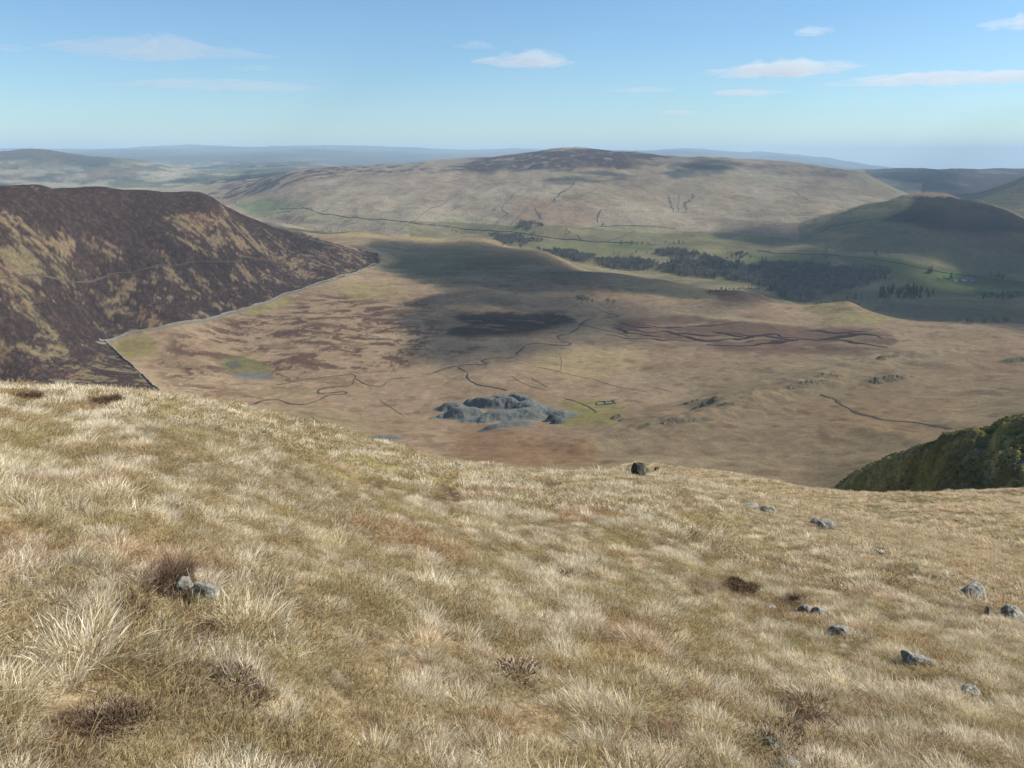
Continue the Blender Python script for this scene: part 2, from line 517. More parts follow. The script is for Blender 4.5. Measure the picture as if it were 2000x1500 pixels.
# bare heathery places where the tall grass thins out (photo pixel, radius in pixels)
THIN = [(315, 1130, 43), (250, 1190, 54), (150, 1150, 32), (330, 1240, 50), (360, 1350, 75), (450, 1360, 46), (110, 1450, 93), (1010, 1325, 32), (1105, 1128, 15), (1300, 1430, 57), (1590, 1420, 68), (1500, 1490, 64), (1380, 1150, 50), (1450, 1160, 36), (1545, 1195, 43), (720, 1400, 36), (1075, 950, 18), (185, 790, 32), (40, 775, 25), (730, 950, 28), (880, 975, 32), (1290, 1060, 21), (620, 1180, 28), (1180, 1250, 32), (1700, 1390, 36), (900, 1200, 21)]
def thin_mask(x, y, z):
    P, Q = proj_pix(x, y, z)
    w = np.zeros(len(x))
    j = fbm(x, y, .25, 3, 65) * .35
    for px, py, rad in THIN:
        w = np.maximum(w, 1 - ss(.55, 1.15, np.hypot(P - px, (Q - py) * 1.6) / rad + j))
    return w

TAN = (.345, .252, .162); PALE = (.43, .34, .215); RUST = (.26, .17, .105); OLIVE = (.235, .2, .11); GREEN = (.17, .205, .065)
HEATH = (.062, .042, .037); PEAT = (.17, .112, .085); SLATE = (.2, .215, .215); MOSS = (.25, .245, .075)

HILL_POLY = [(-700, 300), (0, 340), (200, 345), (400, 355), (455, 390), (530, 430), (610, 462), (690, 486), (742, 500), (740, 514), (700, 531), (630, 552), (595, 565), (542, 582), (490, 600), (437, 615), (378, 629), (308, 642), (245, 654), (203, 666), (310, 765), (310, 900), (-700, 900)]

def cover(x, y, z, r, az):
    n = len(r)
    PX, PY = proj_pix(x, y, z)
    C = np.tile(np.array(TAN), (n, 1))
    reg = np.zeros(n, np.int8)
    # region ids: 0 hillside 1 moor 2 heather hill 3 farmland 4 far hill 5 shaded hill 6 far moor 7 left hills 8 plain 9 mountains
    # near hillside
    m = r < 300
    nb = fbm(x[m], y[m], 2.2, 4, 61); nc = fbm(x[m], y[m], 0.5, 3, 62)
    c = lerp(np.tile(np.array((.26, .2, .115)), (m.sum(), 1)), (.27, .23, .1), ss(-.1, .7, nb))
    c = lerp(c, (.16, .105, .07), ss(.25, .8, nc) * .7)
    th = thin_mask(x[m], y[m], z[m])
    c = lerp(c, (.075, .045, .032), th * .85)
    far = ss(18, 45, r[m])
    nd = fbm(x[m], y[m], 1.5, 3, 63); ne = fbm(x[m], y[m], 11, 3, 64)
    cf = lerp(np.tile(np.array((.33, .27, .15)), (m.sum(), 1)), (.2, .175, .075), ss(-.2, .6, nd))
    cf = lerp(cf, (.2, .13, .07), ss(.2, .8, ne) * .6)
    C[m] = c + (cf - c) * far[:, None]
    # moor
    m = (r >= 300) & (r < 2900)
    reg[m] = 1
    X, Y, P, Q, R = x[m], y[m], PX[m], PY[m], r[m]
    n1 = fbm(X, Y, 160, 6, 71, .58); n2 = fbm(X * .75, Y, 42, 6, 72, .6); n3 = fbm(X * .7 + 30 * n2, Y + 30 * n1, 20, 5, 73, .62); n4 = fbm(X, Y, 7, 4, 74, .6)
    jx = P + 14 * n2; jy = Q + 6 * n1 + 3 * n3
    c = lerp(np.tile(np.array(TAN), (len(X), 1)), PALE, ss(-.1, .9, n1) * .55)
    c = lerp(c, RUST, ss(.0, .8, n2) * .4)
    c = lerp(c, OLIVE, ss(.1, .9, fbm(X, Y, 210, 4, 75)) * .6)
    def P_(poly, col, k, f, nz=None):
        nonlocal c
        w = soft_poly(jx, jy, poly, f) * k
        if nz is not None: w = w * nz
        c = lerp(c, col, np.clip(w, 0, 1))
    P_([(1080, 860), (1250, 820), (1500, 760), (2100, 730), (2100, 1000), (1050, 1000)], (.25, .205, .122), .6, 40)
    P_([(1250, 720), (1600, 690), (1900, 700), (1700, 780), (1350, 790)], (.27, .22, .13), .55, 30)
    P_([(900, 830), (1150, 850), (1180, 905), (1050, 930), (850, 900)], (.27, .165, .09), .7, 18)
    P_([(1200, 740), (1350, 730), (1380, 770), (1150, 800)], PALE, .4, 14)
    P_([(1040, 690), (1230, 680), (1260, 720), (1130, 745), (1030, 720)], (.41, .33, .17), .6, 12)
    P_([(1560, 780), (1900, 760), (1900, 860), (1600, 840)], (.3, .205, .115), .55, 20)
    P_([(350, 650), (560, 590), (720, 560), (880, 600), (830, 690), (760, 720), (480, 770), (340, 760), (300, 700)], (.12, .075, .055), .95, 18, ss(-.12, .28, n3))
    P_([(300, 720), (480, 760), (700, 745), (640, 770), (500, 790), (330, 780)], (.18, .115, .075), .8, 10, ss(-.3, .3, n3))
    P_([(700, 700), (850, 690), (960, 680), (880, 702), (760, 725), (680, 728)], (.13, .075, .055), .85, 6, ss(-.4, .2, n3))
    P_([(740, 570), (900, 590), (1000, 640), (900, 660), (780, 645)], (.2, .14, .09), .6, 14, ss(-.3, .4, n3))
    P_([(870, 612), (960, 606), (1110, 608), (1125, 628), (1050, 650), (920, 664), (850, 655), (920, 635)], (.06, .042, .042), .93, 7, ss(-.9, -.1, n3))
    P_([(1195, 630), (1260, 616), (1480, 620), (1500, 632), (1640, 640), (1735, 652), (1750, 680), (1680, 694), (1520, 690), (1380, 684), (1240, 668)], PEAT, .92, 7)
    P_([(1270, 606), (1330, 612), (1430, 617), (1520, 627), (1600, 636), (1520, 634), (1380, 622)], (.43, .36, .2), .8, 4)
    P_([(1560, 600), (1640, 590), (1740, 622), (1700, 640), (1600, 630)], (.33, .285, .13), .7, 8)
    P_([(205, 668), (290, 650), (300, 690), (250, 705)], (.25, .225, .085), .8, 9)
    P_([(480, 602), (560, 580), (580, 590), (500, 615)], (.29, .26, .1), .8, 6)
    P_([(640, 560), (760, 545), (800, 570), (700, 590)], (.33, .275, .12), .6, 12)
    P_([(425, 700), (480, 690), (530, 720), (520, 740), (440, 725)], (.17, .165, .07), .85, 8)
    P_([(445, 728), (520, 726), (526, 738), (470, 742)], (.17, .18, .17), .8, 4)
    P_([(436, 704), (462, 702), (470, 718), (448, 720)], (.09, .095, .09), .8, 3)
    P_([(1090, 785), (1180, 778), (1230, 800), (1200, 825), (1090, 828)], MOSS, .9, 7, ss(-.8, .2, n4))
    P_([(730, 505), (900, 478), (1000, 500), (1000, 540), (800, 545)], (.19, .19, .09), .7, 14)
    P_([(860, 480), (1000, 490), (1180, 540), (1050, 560), (900, 520)], (.2, .16, .085), .6, 14)
    P_([(1180, 530), (1420, 566), (1400, 590), (1200, 570)], (.35, .29, .14), .5, 10)
    P_([(540, 436), (820, 462), (960, 470), (820, 472), (600, 452)], (.42, .35, .14), .75, 5)
    P_([(1385, 572), (1500, 562), (1545, 588), (1500, 598), (1420, 590)], (.15, .1, .075), .85, 4)
    # scattered small dark and rusty streaks
    c = lerp(c, (.14, .09, .06), ss(.42, .8, fbm(X, Y, 18, 4, 77)) * .4)
    c = lerp(c, (.17, .115, .07), ss(.3, .75, fbm(X * .6, Y, 60, 6, 78, .62)) * .22)
    c = lerp(c, (.45, .37, .22), ss(.3, .8, fbm(X * .6, Y, 75, 6, 79, .62)) * .35)
    c = c * (1.10 * (1 + .10 * n4))[:, None]
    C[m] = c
    # farmland in the main valley and the foot of the far side
    m = (r > 1180) & (r < 3300) & (((table_z(az, r) < -14) & (PX > 800)))
    reg[m] = 3
    X, Y, P, Q = x[m], y[m], PX[m], PY[m]
    n1 = fbm(X, Y, 120, 4, 81); n2 = fbm(X, Y, 35, 4, 82)
    jx = P + 8 * n1; jy = Q + 3 * n2
    c = lerp(np.tile(np.array((.24, .205, .11)), (len(X), 1)), (.36, .295, .165), ss(-.2, .6, n1))
    c = lerp(c, (.2, .2, .085), ss(.1, .7, fbm(X, Y, 200, 3, 83)) * .5)
    P_([(1030, 478), (1120, 468), (1200, 480), (1260, 490), (1150, 505), (1080, 490)], (.26, .25, .11), .8, 4)
    P_([(1180, 470), (1260, 475), (1330, 480), (1300, 500), (1200, 490)], (.2, .215, .085), .7, 5)
    P_([(1230, 490), (1300, 492), (1310, 505), (1240, 502)], (.35, .3, .16), .7, 4)
    P_([(1380, 485), (1470, 490), (1520, 505), (1460, 515), (1370, 497)], (.36, .32, .15), .8, 4)
    P_([(1290, 512), (1340, 510), (1330, 522), (1290, 522)], (.4, .33, .17), .8, 3)
    P_([(1460, 500), (1620, 505), (1600, 518), (1500, 514)], (.17, .225, .07), .85, 5)
    P_([(1640, 505), (1760, 505), (1860, 530), (1960, 545), (2100, 560), (2100, 585), (1820, 575), (1740, 540)], (.12, .155, .06), .85, 6)
    P_([(1830, 530), (1880, 532), (1870, 545), (1840, 545)], (.18, .24, .075), .9, 3)
    P_([(1900, 555), (1970, 570), (1940, 572), (1890, 566)], (.18, .24, .075), .9, 3)
    P_([(1550, 555), (1660, 560), (1650, 568), (1560, 562)], (.24, .27, .09), .8, 3)
    P_([(1600, 565), (1720, 568), (1760, 590), (1900, 600), (2100, 605), (2100, 640), (1750, 625), (1620, 590)], (.2, .165, .09), .8, 6)
    P_([(1790, 578), (2050, 580), (2050, 586), (1800, 586)], (.35, .3, .16), .7, 3)
    C[m] = c
    # far hillside
    m = (r >= 2600) & (r < 7000) & (reg != 3) & (PX < 1800) & (table_z(az, r) > -60)
    m &= ~((r < 2950) & (PX < 900))
    reg[m] = 4
    X, Y, P, Q = x[m], y[m], PX[m], PY[m]
    n1 = fbm(X, Y, 420, 6, 91, .58); n2 = fbm(X, Y, 130, 6, 92, .6); n3 = fbm(X, Y * .5, 60, 5, 93, .6)
    jx = P + 16 * n1; jy = Q + 6 * n2 + 3 * n3
    c = lerp(np.tile(np.array((.325, .25, .16)), (len(X), 1)), (.38, .31, .205), ss(-.2, .7, n1))
    c = lerp(c, (.26, .18, .12), ss(.05, .7, n2) * .55)
    c = lerp(c, (.25, .225, .125), ss(.1, .8, fbm(X, Y, 300, 4, 94)) * .4)
    P_([(860, 335), (900, 312), (1000, 296), (1180, 290), (1330, 300), (1330, 318), (1200, 330), (1050, 333), (930, 336)], (.06, .04, .042), .97, 5, ss(-.95, -.2, n3))
    P_([(1300, 330), (1320, 312), (1420, 308), (1460, 325), (1420, 334)], (.09, .075, .065), .85, 5)
    P_([(1450, 330), (1500, 316), (1640, 322), (1720, 340), (1740, 362), (1650, 350), (1520, 338)], (.13, .095, .08), .8, 6, ss(-.6, .2, n3))
    P_([(1230, 310), (1330, 305), (1340, 316), (1260, 320)], (.33, .29, .2), .6, 4)
    P_([(1640, 335), (1700, 330), (1760, 370), (1760, 392), (1680, 380)], (.24, .21, .13), .7, 6)
    P_([(400, 380), (440, 350), (560, 325), (720, 316), (900, 318), (900, 332), (740, 342), (600, 352), (520, 375), (430, 398)], (.09, .06, .055), .95, 5, ss(-.15, .12, n3))
    P_([(840, 318), (900, 310), (940, 312), (880, 330), (830, 330)], (.36, .29, .19), .8, 4)
    P_([(460, 395), (520, 390), (590, 395), (560, 405), (510, 425), (480, 420)], (.18, .22, .09), .85, 5)
    P_([(500, 425), (550, 408), (700, 430), (820, 440), (1000, 455), (1060, 470), (900, 460), (700, 445), (560, 436)], (.15, .105, .08), .85, 5, ss(-.3, .2, n3))
    for q in ([(515, 415), (560, 405), (590, 412), (545, 424)], [(570, 412), (615, 416), (640, 424), (590, 428)], [(620, 420), (680, 428), (660, 436), (600, 432)], [(760, 438), (820, 442), (800, 450), (745, 446)], [(880, 425), (960, 432), (950, 446), (870, 440)], [(1090, 440), (1260, 446), (1330, 452), (1300, 470), (1180, 472), (1130, 462)]):
        P_(q, (.31, .285, .15), .85, 3)
    P_([(1000, 400), (1060, 385), (1180, 400), (1170, 440), (1060, 450), (1000, 430)], (.31, .2, .13), .55, 14)
    P_([(1400, 440), (1520, 430), (1600, 450), (1560, 480), (1420, 490)], (.25, .175, .12), .6, 10)
    P_([(1340, 462), (1440, 450), (1540, 470), (1480, 490), (1380, 480)], (.12, .085, .07), .8, 6, ss(.05, .35, n3))
    P_([(1200, 350), (1300, 352), (1260, 368), (1200, 362)], (.22, .15, .11), .7, 6)
    c = lerp(c, (.2, .16, .1), ss(.25, .7, fbm(X, Y * .4, 90, 5, 96, .6)) * .45)
    c = c * (1 + .13 * n3)[:, None]
    C[m] = c
    # heather hill
    w = soft_poly(PX + 4 * fbm(x, y, 20, 3, 95), PY, HILL_POLY, 2.0)
    m = (w > .5) & (r > 800) & (r < 2500) & (az < -0.12)
    reg[m] = 2
    X, Y, P, Q = x[m], y[m], PX[m], PY[m]
    wx = fbm(X, Y, 45, 3, 101) * 22; wy = fbm(X, Y, 45, 3, 102) * 22
    U = (X + wx) * .8 + (Y + wy) * .6; V = -(X + wx) * .6 + (Y + wy) * .8
    h1 = fbm(U, V * .75, 20, 6, 103, .66); h2 = fbm(U * .6, V, 8, 5, 104, .64); h3 = fbm(X, Y, 3.5, 3, 105)
    cov = h1 * .75 + h2 * .62 + h3 * .28 + .12
    bias = .24 + 1.0 * soft_poly(P, Q, [(-50, 360), (420, 375), (440, 395), (330, 425), (240, 470), (100, 440), (-50, 400)], 22)
    bias = bias + .55 * soft_poly(P, Q, [(270, 430), (330, 470), (450, 520), (430, 540), (330, 500), (250, 460)], 16)
    bias = bias - .4 * soft_poly(P, Q, [(230, 395), (300, 400), (430, 420), (560, 480), (520, 500), (380, 460)], 14)
    bias = bias - .3 * soft_poly(P, Q, [(-80, 420), (30, 400), (60, 470), (110, 520), (40, 545), (-80, 550)], 18)
    bias = bias - .25 * soft_poly(P, Q, [(530, 500), (700, 495), (680, 520), (560, 520)], 8)
    bias = bias + .45 * soft_poly(P, Q, [(80, 540), (170, 590), (210, 660), (150, 670), (90, 600)], 14)
    bias = bias + .35 * soft_poly(P, Q, [(440, 400), (520, 440), (640, 480), (600, 490), (500, 455)], 8)
    bias = bias + .3 * soft_poly(P, Q, [(330, 600), (560, 545), (590, 562), (400, 618)], 10)
    hm = ss(-.20, .22, cov + bias - .02)
    g = lerp(np.tile(np.array((.33, .25, .145)), (len(X), 1)), (.27, .225, .125), ss(-.1, .6, fbm(X, Y, 120, 3, 106)))
    g = lerp(g, (.29, .18, .115), ss(.0, .7, fbm(X, Y, 60, 4, 107)) * .75)
    hc = lerp(np.tile(np.array((.06, .043, .042)), (len(X), 1)), (.115, .08, .068), ss(0, .8, h3 + .6 * h2))
    C[m] = g + (hc - g) * (hm * .95)[:, None]
    # shaded hill on the right
    m = (r > 2050) & (r < 4000) & (PX > 1560) & (reg != 3) & (table_z(az, r) > -40) & (PY > soft_line(PX))
    reg[m] = 5
    X, Y, P, Q = x[m], y[m], PX[m], PY[m]
    n1 = fbm(X, Y, 220, 5, 111); n2 = fbm(X, Y, 70, 5, 112); n3 = fbm(X, Y, 30, 3, 113)
    jx = P + 10 * n1; jy = Q + 4 * n2
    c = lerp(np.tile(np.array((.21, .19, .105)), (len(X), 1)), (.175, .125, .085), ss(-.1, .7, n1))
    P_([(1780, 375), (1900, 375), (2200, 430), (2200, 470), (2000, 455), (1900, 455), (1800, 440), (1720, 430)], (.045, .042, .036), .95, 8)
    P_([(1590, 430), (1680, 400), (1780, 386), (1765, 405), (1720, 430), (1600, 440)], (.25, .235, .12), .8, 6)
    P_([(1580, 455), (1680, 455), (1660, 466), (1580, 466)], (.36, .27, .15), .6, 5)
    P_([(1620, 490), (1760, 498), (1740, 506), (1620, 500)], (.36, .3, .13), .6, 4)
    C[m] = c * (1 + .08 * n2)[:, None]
    # beyond
    m = (r >= 3600) & (reg != 4) & (reg != 5) & (reg != 2) & (PX >= 1690) & (r < 14500)
    reg[m] = 6
    X, Y = x[m], y[m]
    n1 = fbm(X, Y, 900, 5, 121); n2 = fbm(X, Y * .4, 260, 4, 122)
    c = lerp(np.tile(np.array((.085, .068, .062)), (m.sum(), 1)), (.12, .1, .075), ss(-.1, .6, n1))
    c = lerp(c, (.3, .25, .16), ss(.42, .7, n2) * .7)
    cone = ss(5200, 4900, r[m]) * ss(1880, 1930, PX[m])
    c = lerp(c, (.16, .15, .085), cone)
    c = lerp(c, (.22, .19, .12), cone * ss(395, 410, PY[m]))
    C[m] = c
    m = (r >= 2500) & (PX < 1690) & (r < 14500) & ((reg == 1) | (reg == 0)) | ((r >= 6500) & (r < 14500) & (PX < 1690))
    reg[m] = 7
    X, Y = x[m], y[m]
    n1 = fbm(X, Y, 1100, 5, 131); n2 = fbm(X, Y * .5, 380, 5, 132)
    c = lerp(np.tile(np.array((.13, .125, .075)), (m.sum(), 1)), (.2, .21, .095), ss(-.1, .5, n1))
    c = lerp(c, (.24, .16, .11), ss(.1, .6, n2) * .8)
    c = lerp(c, (.025, .032, .03), ss(.12, .4, fbm(X, Y * .6, 520, 5, 133, .6)) * .9)
    c = lerp(c, (.45, .39, .25), ss(.2, .45, fbm(X, Y * .6, 420, 5, 134, .6)) * .8)
    top = ss(322, 312, PY[m] + 6 * n2)
    c = lerp(c, (.1, .08, .065), top * .8)
    C[m] = c
    m = (r >= 14500) & (r < 21000)
    reg[m] = 8
    m2 = r >= 14500
    X, Y = x[m2], y[m2]
    n1 = fbm(X, Y * .3, 1500, 5, 141)
    C[m2] = lerp(np.tile(np.array((.11, .11, .075)), (m2.sum(), 1)), (.2, .19, .12), ss(-.2, .5, n1))
    reg[r >= 21000] = 9
    C[reg == 4] *= 1.22
    k = (reg == 1) | (reg == 2)
    C[k] *= np.array((1.04, 1.0, .95))
    C[reg == 2] *= np.array((.80, .80, .86))
    C[r >= 300] *= .665
    return np.clip(C, .008, .9), reg

def soft_line(P):
    """row above which the shaded hill ends"""
    return np.interp(P, [1500, 1560, 1620, 1680, 1780, 1850, 1900, 1960, 2000, 2120, 2400], [480, 436, 416, 401, 384, 385, 391, 407, 427, 471, 515])

# ------------------------------------------------------------------ the ground, one polar sheet cut where its kinds of land meet
AZ_G = np.concatenate([np.linspace(-0.95, -0.71, 16), np.linspace(-0.70, 0.72, 900), np.linspace(0.735, 1.0, 18)])
R_G = np.concatenate([np.exp(np.linspace(math.log(0.5), math.log(40), 110, endpoint=False)),
                      np.exp(np.linspace(math.log(40), math.log(430), 110, endpoint=False)),
                      np.exp(np.linspace(math.log(430), math.log(1300), 250, endpoint=False)),
                      np.exp(np.linspace(math.log(1300), math.log(2900), 190, endpoint=False)),
                      np.exp(np.linspace(math.log(2900), math.log(6500), 150, endpoint=False)),
                      np.exp(np.linspace(math.log(6500), math.log(43000), 110))])
NA, NR = len(AZ_G), len(R_G)
_A, _R = np.meshgrid(AZ_G, R_G, indexing='ij')
GA, GR = _A.ravel(), _R.ravel()
GX, GY = GR * np.sin(GA), GR * np.cos(GA)
GZ = ground_ar(GA, GR)
GC, GREG = cover(GX, GY, GZ, GR, GA)
# room for the crag: the sheet dips below it
PXg, PYg = proj_pix(GX, GY, GZ)
def crag_mask(az, r):
    return ss(0.352, 0.385, az) * ss(104, 122, r) * (1 - ss(205, 235, r)) 
GZ2 = GZ - 14.0 * ss(.2, .9, crag_mask(GA, GR))
V = np.stack([GX, GY, GZ2], 1)
g3 = V.reshape(NA, NR, 3)
da = np.gradient(g3, axis=0); dr = np.gradient(g3, axis=1)
nrm = np.cross(da, dr); nrm *= np.sign(nrm[..., 2:3]); nrm /= np.linalg.norm(nrm, axis=-1, keepdims=True)
nrm = nrm.reshape(-1, 3)
F = grid_faces(NA, NR)[:, [0, 3, 2, 1]]
_p = V[F[:1]][0]
if np.cross(_p[1] - _p[0], _p[2] - _p[0])[2] < 0:
    F = F[:, ::-1]
fr = GREG[F[:, 0]]
mat_near = ground_material("sward_near", 0.05, 0.35, 0.45, 0.7)
mat_moor = ground_material("moor_sward", 1.6, 9.0, 0.22, 0.32)
mat_heather = ground_material("heather_sward", 2.6, 10.0, 0.34, 0.9)
mat_farm = ground_material("pasture", 4.0, 16.0, 0.2, 0.5)
mat_far = ground_material("far_sward", 9.0, 40.0, 0.16, 0.8)
mat_dist = ground_material("distant_land", 40.0, 200.0, 0.2, 0.8)
LAND = ((0, "hillside", mat_near, "steep grassy hillside falling away below the viewpoint, covered in bleached tussocks", "hillside"),
        (1, "moorland", mat_moor, "wide tan and brown moor filling the bowl with a winding stream", "moorland"),
        (2, "heather_hill", mat_heather, "dark heather hill with pale grass streaks above the stone wall", "hill"),
        (3, "valley_farmland", mat_farm, "green and straw coloured fields in the valley bottom beside the woods", "farmland"),
        (4, "far_hill", mat_far, "long pale grass hillside with a dark heather top across the valley", "hill"),
        (5, "grass_hill", mat_far, "rounded dull green hill in cloud shadow above the valley woods", "hill"),
        (6, "far_moor", mat_dist, "low dark blue moor with a cone shaped hill beside it, under the skyline", "moorland"),
        (7, "distant_hills", mat_dist, "hazy bluish hill with a small rounded summit beyond the heather hill", "hill"),
        (8, "distant_plain", mat_dist, "pale hazy lowland between the distant hill and the mountains", "plain"),
        (9, "mountain_range", mat_dist, "faint blue mountains along the horizon under the sky", "mountains"))
for rid, nm, mt, lab, cat in LAND:
    f = F[fr == rid]
    if not len(f): continue
    used = np.unique(f)
    remap = np.full(len(V), -1, np.int64); remap[used] = np.arange(len(used))
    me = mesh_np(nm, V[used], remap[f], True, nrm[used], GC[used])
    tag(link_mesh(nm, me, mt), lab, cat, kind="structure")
# ------------------------------------------------------------------ the air
ZLO, ZHI = float(GZ2.min()) - 1.5, max(float(GZ2.max()), ZC) + 12
hm = bpy.data.meshes.new("haze")
hb = bmesh.new()
bmesh.ops.create_cube(hb, size=1.0)
for v in hb.verts:
    v.co = Vector((v.co.x * 94000, 21500 + v.co.y * 47000, ZLO + (v.co.z + .5) * (ZHI - ZLO)))
hb.to_mesh(hm); hb.free()
t = NT("haze_air")
pv = t.n("ShaderNodeVolumePrincipled")
pv.inputs["Color"].default_value = HAZE_COLOR
pv.inputs["Density"].default_value = HAZE_DENSITY
pv.inputs["Anisotropy"].default_value = 0.0
haze = link_mesh("haze", hm, t.done(None, pv.outputs[0]))
tag(haze, "pale blue haze lying over the whole valley and far hills", "haze", kind="stuff")

# heights read off the real sheet
def sheet_z(x, y):
    x = np.atleast_1d(np.asarray(x, float)); y = np.atleast_1d(np.asarray(y, float))
    az = np.clip(np.arctan2(x, y), AZ_G[0], AZ_G[-1]); r = np.clip(np.hypot(x, y), R_G[0], R_G[-1])
    ia = np.clip(np.searchsorted(AZ_G, az) - 1, 0, NA - 2); ir = np.clip(np.searchsorted(R_G, r) - 1, 0, NR - 2)
    ta = (az - AZ_G[ia]) / (AZ_G[ia + 1] - AZ_G[ia]); tr = (r - R_G[ir]) / (R_G[ir + 1] - R_G[ir])
    Z = GZ2.reshape(NA, NR)
    return Z[ia, ir] * (1 - ta) * (1 - tr) + Z[ia + 1, ir] * ta * (1 - tr) + Z[ia, ir + 1] * (1 - ta) * tr + Z[ia + 1, ir + 1] * ta * tr

# ------------------------------------------------------------------ clouds
def cloud_mat(name, density):
    t = NT(name)
    p = t.n("ShaderNodeVolumePrincipled")
    p.inputs["Color"].default_value = (.97, .97, .98, 1)
    p.inputs["Density"].default_value = density
    p.inputs["Anisotropy"].default_value = 0.2
    return t.done(None, p.outputs[0])

def cloud(label, centre, ux, uy, rad, up, down, mat, seed, group, power=1.0, lump=0.9):
    """flat-based cloud: rad(theta) outline in the ux/uy plane, thickness falling off to the rim"""
    ns, nr = 120, 26
    th = np.linspace(0, 2 * math.pi, ns, endpoint=False)
    R = rad(th)
    V = [(0, 0, 1.0, 0, 0)]
    top, bot = [], []
    rho = np.linspace(0, 1, nr + 1)[1:]
    pts = []
    for k, p in enumerate(rho):
        a = np.cos(th) * R * p; b = np.sin(th) * R * p
        pts.append(np.stack([a, b, np.full(ns, p)], 1))
    pts = np.array(pts)                               # nr, ns, 3
    sc = R.mean()
    def thick(a, b, p):
        f = (1 - p ** 2) ** power
        nz = fbm(a + seed * 131.7, b, sc * .5, 5, seed, .6)
        return f * np.clip(.62 + lump * nz, .03, 2)
    def world(a, b, z):
        return np.asarray(centre)[None] + a[:, None] * np.asarray(ux)[None] + b[:, None] * np.asarray(uy)[None] + z[:, None] * np.array([[0, 0, 1.0]])
    verts = []
    z0 = thick(np.zeros(1), np.zeros(1), np.zeros(1))
    verts.append(world(np.zeros(1), np.zeros(1), z0 * up)); verts.append(world(np.zeros(1), np.zeros(1), -z0 * down))
    idx_t = np.zeros((nr, ns), int); idx_b = np.zeros((nr, ns), int); c = 2
    for k in range(nr):
        a, b, p = pts[k].T
        tz = thick(a, b, p)
        if k == nr - 1:
            verts.append(world(a, b, np.zeros(ns))); idx_t[k] = idx_b[k] = c + np.arange(ns); c += ns
        else:
            verts.append(world(a, b, tz * up)); idx_t[k] = c + np.arange(ns); c += ns
            verts.append(world(a, b, -tz * down)); idx_b[k] = c + np.arange(ns); c += ns
    V = np.concatenate(verts)
    j = np.arange(ns); j2 = (j + 1) % ns
    tri = [np.stack([np.zeros(ns, int), idx_t[0][j], idx_t[0][j2]], 1), np.stack([np.ones(ns, int), idx_b[0][j2], idx_b[0][j]], 1)]
    quads = []
    for k in range(nr - 1):
        quads.append(np.stack([idx_t[k][j], idx_t[k + 1][j], idx_t[k + 1][j2], idx_t[k][j2]], 1))
        quads.append(np.stack([idx_b[k][j2], idx_b[k + 1][j2], idx_b[k + 1][j], idx_b[k][j]], 1))
    o = link_mesh("cloud", mesh_np("cloud", V, [np.concatenate(quads), np.concatenate(tri)], True), mat)
    return tag(o, label, "cloud", group)

CM_SHADE = cloud_mat("cloud_thick", 0.014)
def shade_cloud(label, poly, seed, base=1150.0, up=110, down=45, lump=.9, power=1.3, ragged=.22):
    w = []
    for px, py in poly:
        p = hit(px, py, 350)
        d = SUN_DIR / SUN_DIR.z
        w.append((p + d * (base - p.z)).xy)
    w = np.array([(v.x, v.y) for v in w])
    c = (w.max(0) + w.min(0)) / 2
    q = w - c
    def rad(th):
        out = np.zeros(len(th))
        for i, t in enumerate(th):
            d = np.array((math.cos(t), math.sin(t))); best = 0
            for a, b in zip(q, np.roll(q, -1, 0)):
                e = b - a; den = d[0] * e[1] - d[1] * e[0]
                if abs(den) < 1e-9: continue
                s = (a[0] * e[1] - a[1] * e[0]) / den
                u = (a[0] * d[1] - a[1] * d[0]) / den
                if s > 0 and 0 <= u <= 1: best = max(best, s)
            out[i] = best
        out = np.maximum(out, out.mean() * .15)
        k = np.array([1, 2, 1]) / 4
        out = np.convolve(np.concatenate([out[-1:], out, out[:1]]), k, 'valid')
        return out * (1.18 + ragged * fbm(np.cos(th) * 3 + seed, np.sin(th) * 3, 1.0, 4, seed, .6))
    cloud(label, (c[0], c[1], base), (1, 0, 0), (0, 1, 0), rad, up, down, CM_SHADE, seed, "overhead clouds shading the valley", power, lump)

shade_cloud("thick overhead cloud whose shadow darkens the middle of the moor", [(745, 505), (830, 482), (960, 480), (1060, 497), (1200, 540), (1340, 550), (1490, 592), (1400, 612), (1280, 640), (1130, 650), (980, 662), (850, 655), (890, 630), (860, 600), (830, 570), (740, 535)], 3, lump=1.35, power=.9, ragged=.35)
shade_cloud("broad overhead cloud whose shadow covers the green hill and valley woods", [(1450, 455), (1560, 436), (1680, 420), (1790, 392), (1900, 398), (2000, 432), (2180, 480), (2250, 560), (2200, 636), (1900, 632), (1720, 602), (1570, 588), (1490, 545), (1445, 490)], 4, up=170, lump=.9, power=.8)
shade_cloud("small overhead cloud whose shadow lies high on the pale far hillside", [(1055, 346), (1140, 335), (1235, 338), (1215, 352), (1100, 360)], 5, base=2000, up=75, lump=1.5, ragged=.5)
shade_cloud("small overhead cloud whose shadow lies on the heather shoulder of the far hill", [(1295, 322), (1400, 317), (1465, 323), (1420, 334), (1360, 350), (1290, 340)], 6, base=2000, up=80, lump=1.5, ragged=.5)
shade_cloud("thin overhead cloud whose shadow dims the flank of the heather hill", [(240, 392), (420, 388), (560, 456), (720, 505), (640, 522), (480, 490), (330, 445)], 8, up=70, down=20, lump=1.1)
shade_cloud("wide overhead cloud whose shadow covers the low dark moor", [(1700, 340), (1850, 330), (2100, 330), (2150, 370), (1900, 385), (1760, 380)], 9, base=3000, up=130)
shade_cloud("long overhead cloud whose shadow crosses the distant rounded hill", [(-60, 310), (60, 294), (260, 318), (300, 350), (180, 362), (-60, 350)], 12, base=3400, up=22, down=8, lump=1.2)

